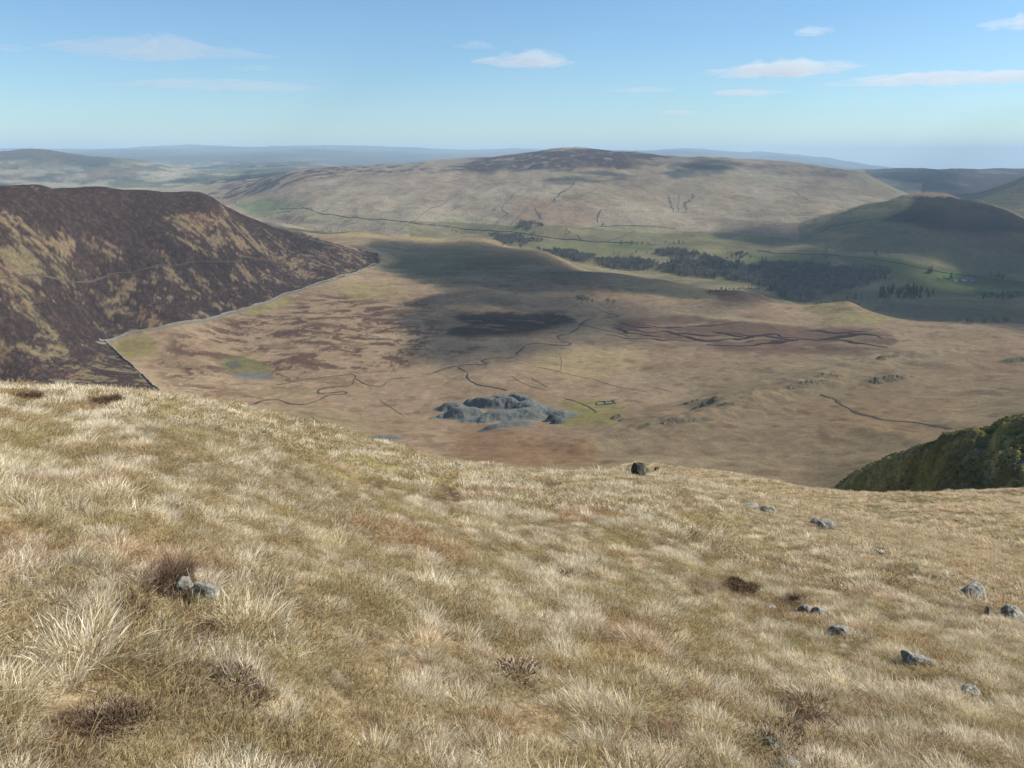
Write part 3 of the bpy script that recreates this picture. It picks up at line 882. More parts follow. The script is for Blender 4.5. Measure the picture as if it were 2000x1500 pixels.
CM_A = cloud_mat("cloud_white", 1.15e-3)
CM_B = cloud_mat("cloud_faint", 4.0e-4)
def sky_cloud(label, px, py, w, h, dist, seed, mat, tail=0.0):
    a, s = pix_dir(px, py + h * .25)
    a, s = float(a), float(s)
    m = dist / FPX / CP
    c = (dist * math.sin(a), dist * math.cos(a), ZC + s * dist)
    ux = (math.cos(a), -math.sin(a), 0); uy = (math.sin(a), math.cos(a), 0)
    def rad(th):
        e = 1 / np.sqrt((np.cos(th) / (w * .5 * m)) ** 2 + (np.sin(th) / (w * .30 * m + 250)) ** 2)
        return e * (1 + tail * np.cos(th)) * (1 + .34 * fbm(np.cos(th) * 3 + seed, np.sin(th) * 3, 1.0, 4, seed, .6))
    cloud(label, c, ux, uy, rad, h * m * .52, h * m * .26, mat, seed, "small clouds low in the sky", 0.75, .75)
for args in (("long dull pinkish cloud over the heather hill", 285, 90, 330, 40, 17000, 21, CM_B, .1),
             ("small faint cloud just below the end of the long pinkish cloud", 490, 130, 72, 14, 17500, 22, CM_B),
             ("bright white cloud alone high above the middle of the far hill", 1032, 112, 180, 38, 16000, 23, CM_A, -.1),
             ("longest white cloud over the shoulder of the far hill", 1495, 131, 270, 38, 16000, 24, CM_A, .12),
             ("tiny white cloud high over the longest white cloud", 1588, 58, 64, 16, 15000, 25, CM_A),
             ("white cloud cut by the picture edge high above the far moor", 1995, 40, 110, 30, 15000, 26, CM_A),
             ("long thin cloud streak over the low dark moor", 1825, 150, 300, 28, 17000, 27, CM_A, .1),
             ("small double cloud just under the longest white cloud", 1465, 177, 115, 18, 19000, 28, CM_A),
             ("small grey cloud cut by the picture edge beside the long pinkish cloud", 10, 90, 80, 14, 17500, 29, CM_B),
             ("thin cloud streak low over the far hill summit", 1255, 174, 110, 12, 20000, 30, CM_B),
             ("long grey wisp low over the distant rounded hill", 420, 163, 360, 16, 21000, 31, CM_B),
             ("faint scrap of cloud lowest above the far hill shoulder", 1325, 217, 70, 9, 24000, 32, CM_A),
             ("very faint wisp beside the bright white cloud", 930, 86, 70, 18, 17000, 33, CM_B)):
    sky_cloud(*args)

# ------------------------------------------------------------------ crag spur
CA = np.linspace(0.34, 0.78, 560); CRr = np.linspace(98, 255, 330)
_A, _R = np.meshgrid(CA, CRr, indexing='ij')
a, r = _A.ravel(), _R.ravel()
x, y = r * np.sin(a), r * np.cos(a)
crest = [(1540, 1030, 198), (1590, 990, 198), (1621, 964, 196), (1672, 926, 193), (1710, 908, 190), (1776, 878, 186), (1824, 856, 183), (1859, 842, 180), (1907, 830, 176), (1966, 823, 173), (2000, 814, 171), (2100, 800, 168), (2400, 805, 160)]
ca = np.array([float(pix_dir(p_, q_)[0]) for p_, q_, _ in crest]); cs_ = np.array([float(pix_dir(p_, q_)[1]) for p_, q_, _ in crest]); crr = np.array([c_[2] for c_ in crest], float)
rc = np.interp(a, ca, crr); zc_ = ZC + np.interp(a, ca, cs_) * rc - .5
q1 = fbm(x, y, 14, 4, 201); q2 = fbm(x, y, 4.5, 4, 202); q3 = fbm(x, y, 1.4, 3, 203)
d = rc - r + 2.5 * q1 + 1.2 * q2
A_L = float(pix_dir(1800, 900)[0]); A_R = float(pix_dir(1845, 900)[0])
rgt = ss(A_L, A_R, a + .004 * q2)
tanf = 2.3 + (.50 - 2.3) * rgt
lip = 2.0 + 1.5 * q2
front = .25 * np.clip(d, 0, np.maximum(lip, .5)) + tanf * np.clip(d - np.maximum(lip, .5), 0, None)
front = np.where(rgt > .5, np.minimum(front, 40), np.minimum(front, 34))
z = np.where(d > 0, zc_ - front, zc_ - .30 * (-d) - .004 * d * d)
uu = (x * .75 - y * .66 + 4 * q1) / 13.0
fr_ = uu - np.floor(uu)
saw = (1 - fr_) * ss(0, .16, fr_)
z = z + rgt * (saw * 2.2 - 1.2) + q2 * .45 + q3 * .3
e = ss(.345, .36, a) * (1 - ss(.74, .775, a)) * ss(102, 112, r) * (1 - ss(228, 248, r))
nrmz = fbm(x, y, 7, 4, 206)
c = lerp(np.tile(np.array((.17, .155, .055)), (len(x), 1)), (.25, .21, .09), ss(-.1, .6, q2 + .4 * q3))
c = lerp(c, (.09, .075, .04), ss(.1, .6, nrmz) * .7)
c = lerp(c, (.16, .15, .12), ss(.45, .8, fbm(x, y, 3, 4, 207)) * .7)
gr = ss(205, 235, r)
c = lerp(c, (.17, .14, .07), gr)
Fc = grid_faces(len(CA), len(CRr))
mat_crag = ground_material("crag_moss", 0.35, 1.6, 0.45, 1.0)
me = mesh_np("crag", np.stack([x, y, z], 1), Fc[:, ::-1] if True else Fc, True, None, c)
crag = link_mesh("crag", me, mat_crag)
tag(crag, "dark mossy crag spur with black shaded face beyond the grassy shelf", "crag", kind="structure")
CRAG_XYZ = np.stack([x, y, z], 1); CRAG_E = e

# ------------------------------------------------------------------ slate spoil heaps
def plain_mat(name, col, col2, scale, rough=.9, spec=.1, bump=.4):
    t = NT(name)
    geo = t.n("ShaderNodeNewGeometry").outputs["Position"]
    n = t.noise(scale, 4, .6, geo)
    return t.done(t.principled(t.mix(col, col2, t.mrange(n, .35, .65, 0, 1)), rough, spec, t.bump(n, bump, .4 / scale)))
def slate_material():
    t = NT("slate_spoil")
    geo = t.n("ShaderNodeNewGeometry").outputs["Position"]
    n1 = t.noise(.09, 6, .7, geo); n2 = t.noise(.7, 6, .75, geo)
    c1 = t.ramp(n1, [(.3, (.115, .121, .107)), (.5, (.155, .16, .14)), (.62, (.14, .145, .125)), (.72, (.17, .16, .12))])
    c2 = t.mix(c1, (.09, .097, .09), t.mrange(n2, .52, .75, 0, .45))
    return t.done(t.diffuse(c2, t.bump(n2, .35, .4), .4))
mat_slate = slate_material()
def heap(label, box, lobes, name="spoil_heap", cell=0.8, mat=None, cat="spoil heap", smooth=True, rough=0.0):
    """lobes: (px, py, half length, half width, angle deg, height)"""
    mat = mat or mat_slate
    L = []
    for px, py, a, b, ang, h in lobes:
        p = hit(px, py, 300)
        L.append((p.x, p.y, a, b, math.radians(ang), h * .98))
    x0 = min(l[0] - max(l[2], l[3]) * 1.3 for l in L); x1 = max(l[0] + max(l[2], l[3]) * 1.3 for l in L)
    y0 = min(l[1] - max(l[2], l[3]) * 1.3 for l in L); y1 = max(l[1] + max(l[2], l[3]) * 1.3 for l in L)
    xs = np.arange(x0, x1, cell); ys = np.arange(y0, y1, cell)
    X, Y = np.meshgrid(xs, ys, indexing='ij')
    x, y = X.ravel(), Y.ravel()
    H = np.full(len(x), -1.6 if smooth else -1.2)
    prof = lambda d: np.where(d < 1, ss(0, 1, (1 - d) / .8), -.35 * (d - 1) / .1)
    wob = fbm(x, y, 16, 3, 301) * .16 + fbm(x, y, 5, 3, 302) * .07
    for lx, ly, a, b, an, h in L:
        u = (x - lx) * math.cos(an) + (y - ly) * math.sin(an); v = -(x - lx) * math.sin(an) + (y - ly) * math.cos(an)
        d = np.sqrt((u / a) ** 2 + (v / b) ** 2) + wob
        hh = h * prof(d)
        H = np.logaddexp(H * 1.6, hh * 1.6) / 1.6 if smooth else np.maximum(H, hh)
    H = np.where(H < -1.0, -1.2, H)
    if rough: H = H + np.where(H > 0, rough * (np.abs(fbm(x, y, 5, 4, 304, .6)) * 1.6 - .4) * np.clip(H, 0, 1), 0)
    z = sheet_z(x, y) + np.clip(H, -1.2, 99) + fbm(x, y, 6, 4, 303, .55) * .16 - np.clip(H, 0, 2) * .1 * np.abs(fbm(x * 1.6, y * .5, 5, 3, 305))
    keep = H > -1.1
    Fh = grid_faces(len(xs), len(ys))[:, ::-1]
    Fh = Fh[keep[Fh].all(1)]
    used = np.unique(Fh); rm = np.full(len(x), -1); rm[used] = np.arange(len(used))
    o = link_mesh(name, mesh_np(name, np.stack([x, y, z], 1)[used], rm[Fh], True), mat)
    return tag(o, label, cat)
heap("large grey slate spoil heap of merged rounded tips on the moor", None,
     [(885, 800, 22, 11, 170, 8), (905, 812, 30, 13, 175, 9), (945, 793, 30, 12, 150, 9.5), (985, 790, 34, 12, 140, 9), (1020, 788, 30, 12, 130, 8.5), (985, 815, 42, 20, 0, 7), (1040, 812, 40, 22, -10, 7.5), (1035, 800, 30, 18, 120, 8), (965, 836, 18, 6, 0, 3.5), (1000, 830, 24, 8, 10, 4)])
heap("slate tip coloured dark for a pit face in shade at the edge of the large spoil heap", None, [(1078, 822, 11, 7, 20, 6.5), (1088, 826, 8, 5, 10, 4)], mat=plain_mat("pit_shade_slate", (.04, .043, .045), (.075, .08, .08), .3))  # darker slate puts the shade of the pit face into the colour
heap("small low slate heap just above the grassy brow", None, [(695, 853, 16, 4, 5, 2.2)])
heap("longer low slate heap beside the small one above the grassy brow", None, [(750, 856, 18, 5, 5, 2.6)])

# rocky knolls on the moor
def rock_moor_material():
    t = NT("moor_outcrop")
    geo = t.n("ShaderNodeNewGeometry").outputs["Position"]
    n1 = t.noise(.22, 5, .6, geo); n2 = t.noise(1.1, 4, .65, geo)
    c1 = t.ramp(n1, [(.35, (.22, .165, .095)), (.5, (.17, .14, .08)), (.62, (.15, .14, .11)), (.75, (.23, .175, .1))])
    c2 = t.mix(c1, (.07, .062, .045), t.mrange(n2, .52, .72, 0, .6))
    return t.done(t.diffuse(c2, t.bump(n2, 1.0, 1.2), .4))
mat_knoll = rock_moor_material()
for lab, lobes in (("long low rocky knoll on the slope right of the spoil heap", [(1345, 788, 14, 5, 10, 3.4), (1385, 788, 20, 6, 0, 4.2), (1425, 789, 12, 4, -10, 3)]),
                   ("small pointed rocky knoll on the open slope above the gully", [(1715, 745, 12, 6, 30, 3.6), (1740, 740, 14, 6, 20, 4.6), (1757, 738, 8, 4, 0, 2.4)]),
                   ("dark humped rock at the end of the peat channels", [(1722, 700, 9, 4, 40, 4.2), (1740, 697, 16, 4, 25, 2.4)]),
                   ("grassy rock step slanting up the slope behind the rocky knolls", [(1560, 757, 22, 5, 25, 2.2), (1590, 748, 26, 5, 30, 2.4), (1620, 735, 24, 5, 30, 2.2)]),
                   ("low rock bank below the long rocky knoll", [(1300, 828, 26, 4, 28, 1.8), (1345, 822, 26, 4, 18, 1.8)]),
                   ("rough rock bank at the picture edge above the crag", [(1985, 704, 26, 8, 15, 3.6), (2030, 700, 20, 8, 0, 3.5)]),
                   ("stony scar beside the mossy green patch", [(1205, 815, 12, 5, 60, 2.4), (1218, 820, 8, 4, 40, 1.8)])):
    heap(lab, None, [(a_, b_, c_, d_ * 1.25, e_, f_ * .66) for a_, b_, c_, d_, e_, f_ in lobes], "rock_knoll", 0.9, mat_knoll, "rocky knoll", False, 1.5)

# ------------------------------------------------------------------ ribbons: streams, peat channels, tracks
def dense(pts, step=6.0, rmin=300):
    w = [hit(px, py, rmin) for px, py in pts]
    out = []
    n = len(w)
    for i in range(n - 1):
        p0, p1, p2, p3 = w[max(i - 1, 0)], w[i], w[i + 1], w[min(i + 2, n - 1)]
        k = max(2, int((p2 - p1).length / step))
        for j in range(k):
            t = j / k
            q = .5 * ((2 * p1) + (p2 - p0) * t + (2 * p0 - 5 * p1 + 4 * p2 - p3) * t * t + (3 * p1 - p0 - 3 * p2 + p3) * t ** 3)
            out.append((q.x, q.y))
    out.append((w[-1].x, w[-1].y))
    return np.array(out)

def ribbon(name, pts, width, lift, mat, vary=.35, seed=0, step=5.0, taper=False, rmin=300, parent=None, wander=0.0):
    P = dense(pts, step, rmin)
    if wander:
        d = np.arange(len(P)) * step
        P = P + np.stack([fbm(d, d * 0 + seed, 22, 3, seed + 1), fbm(d, d * 0 + seed, 22, 3, seed + 2)], 1) * wander
    T = np.gradient(P, axis=0); T /= np.linalg.norm(T, axis=1, keepdims=True) + 1e-9
    N = np.stack([-T[:, 1], T[:, 0]], 1)
    d = np.arange(len(P)) * step
    w = width * .5 * (1 + vary * fbm(d, d * 0, 25, 3, seed + 5))
    if taper:
        w = w * np.clip(np.minimum(np.arange(len(P)), np.arange(len(P))[::-1]) / (len(P) * .22 + 1), .15, 1)
    cols = []
    for s in (-1, -.4, .4, 1):
        q = P + N * (w * s)[:, None]
        cols.append(np.stack([q[:, 0], q[:, 1], sheet_z(q[:, 0], q[:, 1]) + lift * (1 if abs(s) < .9 else .5)], 1))
    V = np.stack(cols, 1).reshape(-1, 3)
    f = grid_faces(len(P), 4)
    c0 = np.cross(V[f[0, 1]] - V[f[0, 0]], V[f[0, 2]] - V[f[0, 0]])
    if c0[2] < 0: f = f[:, ::-1]
    return link_mesh(name, mesh_np(name, V, f, True), mat, parent)

mat_shaded_bank = plain_mat("shaded_bank", (.04, .032, .022), (.085, .066, .042), .3)  # peaty bank, its colour darkened for the shadow in the stream cut
mat_drain = plain_mat("drain_rushes", (.10, .078, .048), (.14, .108, .066), .3)
mat_peat = plain_mat("bare_peat", (.012, .008, .008), (.026, .016, .015), .25)
mat_track = plain_mat("track_stone", (.13, .115, .08), (.18, .16, .11), .25)
mat_scrape = plain_mat("grey_track", (.085, .068, .046), (.06, .048, .034), .2)
t = NT("stream_water")
mat_water = t.done(t.principled((.02, .02, .018), .3, .25))

STREAM = [(480, 796), (494, 790), (529, 780), (568, 789), (596, 790), (617, 784), (641, 772), (673, 770), (676, 766), (659, 766), (627, 769), (621, 765), (631, 759), (666, 755), (688, 751), (693, 740), (715, 751), (743, 755), (757, 745), (771, 739), (802, 738), (837, 731), (872, 719), (900, 714), (939, 712), (951, 710), (941, 706), (948, 702), (974, 699), (995, 701), (1009, 694), (1011, 688), (1026, 676), (1047, 671), (1100, 675), (1114, 671), (1092, 662), (1092, 656), (1112, 652), (1130, 640), (1134, 633), (1158, 623), (1188, 620), (1209, 618), (1185, 611), (1160, 600)]
def stream(label, pts, w, seed, wander=0):
    o = ribbon("stream", pts, w * .25, .5, mat_water, .3, seed, 3.0, wander=wander)
    b = ribbon("bank", pts, w * 1.0, .42, mat_shaded_bank, .9, seed, 3.0, parent=o, wander=wander)  # wide dark ribbon stands for the banks' shadow, so the water looks recessed
    return tag(o, label, "stream", kind="structure")
stream("main dark stream meandering across the moor past the spoil heap", STREAM, 2.3, 1)
stream("short winding side stream below the spoil heap", [(895, 718), (905, 724), (914, 728), (913, 738), (932, 751), (960, 756), (991, 763)], 2.0, 2)
stream("faint stream loop beside the first meander", [(540, 752), (600, 742), (650, 735), (690, 732), (694, 739)], 1.2, 3)
stream("thin winding runnel under the peat channels", [(1134, 634), (1160, 640), (1195, 648), (1230, 658)], 2.2, 4)
stream("narrow stream in a dark gully above the crag", [(1605, 772), (1616, 775), (1631, 780), (1640, 790), (1661, 799), (1688, 811), (1724, 820), (1754, 823), (1790, 826), (1826, 832), (1860, 838)], 3.2, 5, 1.8)
stream("thin dark ditch across the mossy green patch", [(1100, 778), (1130, 786), (1150, 795), (1165, 806)], 1.6, 6)
for i, (pts, lab) in enumerate((([(1000, 705), (1040, 716), (1100, 728), (1180, 748), (1260, 765)], "long faint drain running down past the spoil heap"),
                 ([(1037, 737), (1055, 748), (1070, 757)], "short straight drain beside the spoil heap"),
                 ([(1000, 735), (1030, 752), (1068, 763)], "curved faint drain touching the spoil heap"),
                 ([(740, 780), (770, 800), (790, 815)], "short drain on the open moor under the meanders"),
                 ([(605, 812), (635, 832), (660, 850)], "faint drain ending at the small slate heap"),
                 ([(1270, 756), (1310, 766)], "short dark drain in the hollow beyond the green patch"),
                 ([(1095, 725), (1097, 705), (1093, 690)], "faint drain climbing from the stream to the shadow"))):
    tag(ribbon("drain", pts, .9, .4, mat_drain, .4, 40 + i, 3.0, True, wander=.8), lab, "drain", kind="structure")

HAGS = ([(1207, 629), (1228, 637), (1258, 640), (1290, 640)], [(1210, 645), (1240, 645), (1270, 650), (1300, 648), (1330, 656), (1360, 663), (1390, 666), (1420, 662), (1450, 663), (1480, 656), (1510, 659), (1540, 663), (1570, 663), (1600, 665), (1640, 661)],
        [(1186, 653), (1225, 662), (1270, 662), (1300, 665), (1360, 666)], [(1381, 672), (1420, 675), (1465, 675), (1495, 671), (1525, 668), (1560, 666)], [(1345, 638), (1375, 636), (1399, 635), (1420, 632), (1452, 630)],
        [(1414, 650), (1444, 651), (1468, 656), (1516, 653), (1528, 659), (1560, 661)], [(1568, 647), (1610, 648), (1655, 650), (1702, 645)], [(1600, 663), (1640, 659), (1685, 653), (1732, 663)], [(1620, 664), (1650, 667), (1690, 673), (1734, 680)],
        [(1240, 634), (1270, 637), (1300, 640), (1330, 640)], [(1390, 648), (1430, 655), (1470, 660)], [(1655, 650), (1672, 655), (1690, 652)], [(1300, 655), (1340, 652), (1380, 657), (1410, 655)], [(1450, 668), (1490, 664), (1530, 666)], [(1205, 640), (1225, 648), (1250, 653), (1290, 658)])
for i, pts in enumerate(HAGS):
    o = ribbon("peat_channel", pts, 9.0 if i in (1, 3, 7) else 5.5, .45, mat_peat, .9, 60 + i, 4.0, True, wander=3.5)
    where = ["at the shaded end", "longest", "under the longest at its shaded end", "lowest", "topmost", "just over the lowest", "topmost on the sunny end", "thickest on the sunny end", "ending at the humped rock", "short upper shaded", "slanting middle", "tiny linking", "wavy middle", "short lower middle", "second at the shaded end"][i]
    tag(o, f"bare black peat channel in the brown bog, {where}", "peat channel", "peat channels branching through the bog", "structure")
tag(ribbon("track", [(188, 668), (245, 655), (308, 643), (378, 630), (437, 616), (490, 601), (542, 583), (595, 566), (630, 553), (682, 539), (702, 531), (735, 514)], 3.8, .3, mat_track, .25, 80, 6.0), "pale grey track following the foot of the heather hill", "track", kind="structure")
tag(ribbon("track", [(-80, 545), (0, 544), (105, 543), (210, 539), (259, 532), (315, 518), (367, 513), (455, 511), (490, 503), (595, 505), (665, 502)], 1.3, .3, mat_scrape, .6, 81, 6.0), "thin path crossing the middle of the heather hill", "path", kind="structure")

# ------------------------------------------------------------------ dry stone walls
def wall_material(name, c1, c2):
    t = NT(name)
    geo = t.n("ShaderNodeNewGeometry").outputs["Position"]
    n = t.noise(1.6, 4, .6, geo); n2 = t.noise(.1, 2, .5, geo)
    c = t.mix(c1, c2, t.mrange(n, .35, .65, 0, 1))
    c = t.mix(c, (.12, .115, .08), t.mrange(n2, .45, .7, 0, .6))
    return t.done(t.diffuse(c, t.bump(n, .8, .4), .4))
mat_wall = wall_material("dry_stone", (.17, .16, .13), (.3, .285, .24))
mat_wall_far = wall_material("far_dry_stone", (.07, .065, .052), (.115, .105, .08))
def stone_wall(label, pts, h, w, mat, seed, step=2.5, group=None):
    P = dense(pts, step, 350)
    T = np.gradient(P, axis=0); T /= np.linalg.norm(T, axis=1, keepdims=True) + 1e-9
    N = np.stack([-T[:, 1], T[:, 0]], 1)
    d = np.arange(len(P)) * step
    hh = h * (1 + .22 * fbm(d, d * 0, 6, 3, seed)) * np.where(fbm(d, d * 0, 40, 2, seed + 9) > .75, .45, 1)
    rows = []
    base = sheet_z(P[:, 0], P[:, 1])
    for s, k in ((-1, -.4), (-.75, 1), (-.2, 1.12), (.2, 1.12), (.75, 1), (1, -.4)):
        q = P + N * s * w * .5
        rows.append(np.stack([q[:, 0], q[:, 1], base + (hh * k if k > 0 else -.5)], 1))
    V = np.stack(rows, 1).reshape(-1, 3)
    f = grid_faces(len(P), 6)[:, ::-1]
    n = len(V) - 6
    o = link_mesh("stone_wall", mesh_np("stone_wall", V, [f, np.array([[0, 1, 2, 3], [0, 3, 4, 5], [n + 3, n + 2, n + 1, n], [n + 5, n + 4, n + 3, n]])], False), mat)
    return tag(o, label, "wall", group)
stone_wall("dry stone wall dropping straight downhill from the track corner", [(204, 666), (228, 688), (255, 712), (282, 737), (312, 764)], 1.9, 1.3, mat_wall, 1)
stone_wall("long dry stone wall along the foot of the heather hill", [(193, 664), (247, 652), (309, 640), (379, 627), (438, 613), (491, 598), (543, 580), (596, 563), (631, 550), (683, 536), (703, 528)], 1.7, 1.2, mat_wall, 2)
stone_wall("short dark wall turning uphill at the end of the heather hill", [(738, 514), (738, 507), (738, 499), (722, 495), (700, 489)], 4.0, 2.0, mat_wall_far, 3)
FARW = "field walls on the far hillside"
stone_wall("long roadside wall along the bottom of the far hillside", [(545, 406), (575, 408), (617, 414), (659, 421), (715, 428), (767, 431), (820, 438), (890, 445), (960, 451), (1012, 455), (1065, 463), (1100, 468), (1140, 471), (1200, 474), (1240, 475)], 2.2, 1.8, mat_wall_far, 4, 6, FARW)
for i, (lab, pts) in enumerate((("longest wall climbing the middle of the far hillside", [(771, 455), (802, 435), (837, 411), (890, 380), (908, 363)]),
                                ("jagged wall and gully climbing beside the square plantation", [(966, 443), (975, 430), (991, 418), (981, 407), (995, 390), (1019, 368)]),
                                ("straight wall climbing just before the square plantation", [(992, 448), (1012, 425), (1035, 398), (1055, 380)]),
                                ("wall at the small green field by the valley mouth", [(590, 428), (615, 418), (645, 408)]),
                                ("hedge line above the pale corner fields", [(515, 424), (540, 416), (570, 412)]),
                                ("curved field wall near the roadside farm", [(1128, 460), (1134, 467), (1145, 471)]),
                                ("short field wall crossing the green pasture over the farm", [(1185, 472), (1215, 462), (1240, 452)]),
                                ("wall running above the pale pastures over the farm", [(1130, 448), (1180, 443), (1240, 441), (1320, 447)]),
                                ("boundary wall crossing the shaded green hill", [(1560, 470), (1640, 440), (1720, 430), (1765, 428)]),
                                ("long field wall under the shaded green hill", [(1480, 490), (1600, 497), (1700, 506), (1800, 524), (1900, 540), (2010, 552)]))):
    stone_wall(lab, pts, 1.7, 1.3, mat_wall_far, 10 + i, 6, FARW)
mat_gully = plain_mat("gully_dark", (.06, .055, .045), (.1, .085, .06), .08)  # dark tone for the flat ribbons laid along the gully lines
for i, (lab, pts, w) in enumerate((("dark gully climbing to the shaded top of the far hillside", [(1065, 407), (1092, 380), (1110, 368), (1122, 356), (1134, 346)], 9),
                                   ("dark zigzag gully on the pale far hillside", [(1350, 377), (1353, 386), (1345, 393), (1337, 399), (1341, 413)], 14),
                                   ("thin dark gully left of the zigzag one", [(1305, 380), (1309, 392), (1311, 402), (1318, 416)], 8),
                                   ("faint straight gully between the two dark gullies", [(1326, 377), (1325, 396), (1324, 416)], 4),
                                   ("branching gully over the square plantation", [(1045, 404), (1052, 418), (1058, 430)], 12),
                                   ("small gully above the roadside pines", [(1173, 408), (1168, 422), (1166, 436)], 7),
                                   ("long dark runnel slanting down below the nose of the far hill", [(1470, 345), (1510, 360), (1555, 376), (1580, 392), (1640, 400)], 7),
                                   ("crooked gully on the shaded hill near the woods", [(1614, 468), (1616, 480), (1610, 492), (1608, 502)], 7),
                                   ("second gully on the shaded hill above the dark plantation", [(1710, 485), (1711, 497), (1716, 510)], 6),
                                   ("faint gully on the shaded hill toward the farm", [(1795, 475), (1797, 490), (1812, 508)], 5))):
    tag(ribbon("gully", pts, w, .4, mat_gully, .6, 100 + i, 10, True, 2000, wander=6), lab, "gully", kind="structure")

# sheepfold by the mossy patch
fold = bpy.data.objects.new("sheepfold", None); COL.objects.link(fold)
c0 = hit(1183, 788, 300)
fold.location = c0
tag(fold, "small ruined stone sheepfold on the mossy green patch", "sheepfold")
def fold_wall(p, q, hgt):
    n = 8
    V = []; 
    for i in range(n + 1):
        t_ = i / n
        x = p[0] + (q[0] - p[0]) * t_; y = p[1] + (q[1] - p[1]) * t_
        dx, dy = q[0] - p[0], q[1] - p[1]; L = math.hypot(dx, dy); nx, ny = -dy / L * .45, dx / L * .45
        zb = float(sheet_z(c0.x + x, c0.y + y)[0]) - c0.z; hh = hgt * random.uniform(.75, 1.15)
        V += [(x - nx, y - ny, zb - .3), (x - nx * .7, y - ny * .7, zb + hh), (x + nx * .7, y + ny * .7, zb + hh), (x + nx, y + ny, zb - .3)]
    f = grid_faces(n + 1, 4)
    return link_mesh("wall", mesh_np("wall", np.array(V), [f, np.array([[0, 1, 2, 3], [4 * n + 3, 4 * n + 2, 4 * n + 1, 4 * n]])], False), mat_wall, fold)
cs = [(-9, -7), (-8, 8), (9, 9), (9.5, -6)]
for a_, b_ in ((0, 1), (1, 2), (2, 3), (3, 0)): fold_wall(cs[a_], cs[b_], 1.1)
fold_wall((0, -6.6), (.5, 8.4), 1.2)
# ------------------------------------------------------------------ trees in the main valley
def twig_mat(name, c1, c2):
    t = NT(name)
    oi = t.n("ShaderNodeObjectInfo")
    geo = t.n("ShaderNodeNewGeometry").outputs["Position"]
    n = t.noise(.5, 3, .6, geo)
    c = t.mix(c1, c2, t.mrange(n, .3, .7, 0, 1))
    c = t.mix(c, (c1[0] * .55, c1[1] * .62, c1[2] * .55), oi.outputs["Random"])
    return t.done(t.diffuse(c, None, .3))
mat_twig = twig_mat("bare_twigs", (.19, .165, .135), (.29, .25, .2))
mat_bark = twig_mat("bark", (.07, .06, .05), (.1, .085, .07))
mat_needle = twig_mat("conifer_needles", (.028, .042, .022), (.05, .065, .03))

def trunk_np(h, r0, seed, limbs=0):
    rnd = random.Random(seed)
    V, F = [], []
    def tube(p, q, ra, rb, n=5):
        p, q = Vector(p), Vector(q); d = (q - p).normalized(); u = d.orthogonal().normalized(); w = d.cross(u)
        b = len(V)
        for c, r in ((p, ra), (q, rb)):
            for k in range(n):
                a = 2 * math.pi * k / n
                V.append(tuple(c + (u * math.cos(a) + w * math.sin(a)) * r))
        for k in range(n):
            F.append((b + k, b + (k + 1) % n, b + n + (k + 1) % n, b + n + k))
    tube((0, 0, -.5), (rnd.uniform(-.2, .2), rnd.uniform(-.2, .2), h * .45), r0, r0 * .7)
    tube((0, 0, h * .44), (rnd.uniform(-.4, .4), rnd.uniform(-.4, .4), h * .9), r0 * .65, r0 * .2)
    for k in range(limbs):
        a = rnd.uniform(0, 6.28); z0 = h * rnd.uniform(.28, .6); L = h * rnd.uniform(.25, .4)
        tube((0, 0, z0), (math.cos(a) * L, math.sin(a) * L, z0 + L * rnd.uniform(.5, 1.1)), r0 * .38, r0 * .1, 4)
    return np.array(V), np.array(F)

def crown_bare(h, seed, n=230):
    rng = np.random.default_rng(seed)
    V, F = [], []
    for k in range(n):
        while True:
            p = rng.uniform(-1, 1, 3)
            d = np.linalg.norm(p)
            if d < 1 and rng.random() < .25 + .75 * d: break
        c = np.array([p[0] * h * .36, p[1] * h * .36, h * .62 + p[2] * h * .37])
        dr = p / (d + .1) + np.array([0, 0, .7]) + rng.normal(0, .35, 3); dr /= np.linalg.norm(dr)
        sd = np.cross(dr, rng.normal(0, 1, 3)); sd /= np.linalg.norm(sd)
        L = h * rng.uniform(.07, .15); w = h * rng.uniform(.012, .028)
        b = len(V)
        V += [c - dr * L * .5, c + sd * w + dr * L * .1, c + dr * L * .6, c - sd * w + dr * L * .1]
        F.append((b, b + 1, b + 2, b + 3))
    return np.array(V), np.array(F)

def crown_conifer(h, seed, n=210):
    rng = np.random.default_rng(seed)
    V, F = [], []
    for k in range(n):
        t_ = 1 - rng.random() ** .6
        z = h * (.1 + .9 * t_); R = h * .2 * (1 - t_) ** .85 + .1
        a = rng.uniform(0, 6.28); rr = R * rng.uniform(.2, 1.1)
        c = np.array([math.cos(a) * rr, math.sin(a) * rr, z])
        o = np.array([math.cos(a), math.sin(a), -.35]); s_ = np.array([-math.sin(a), math.cos(a), 0])
        L = h * rng.uniform(.05, .1); w = h * rng.uniform(.03, .055)
        b = len(V)
        V += [c - o * L * .6 + np.array([0, 0, L * .3]), c + s_ * w, c + o * L, c - s_ * w]
        F.append((b, b + 1, b + 2, b + 3))
    b = len(V)
    V += [np.array((0, 0, h * 1.02)), np.array((h * .02, 0, h * .88)), np.array((-h * .01, h * .017, h * .88)), np.array((-h * .01, -h * .017, h * .88))]
    F += [(b, b + 1, b + 2, b + 3)]
    return np.array(V), np.array(F)

def joined(parts):
    V, Fq, o = [], [], 0
    for v, f in parts:
        V.append(v); Fq.append(f + o); o += len(v)
    return np.concatenate(V), np.concatenate(Fq)

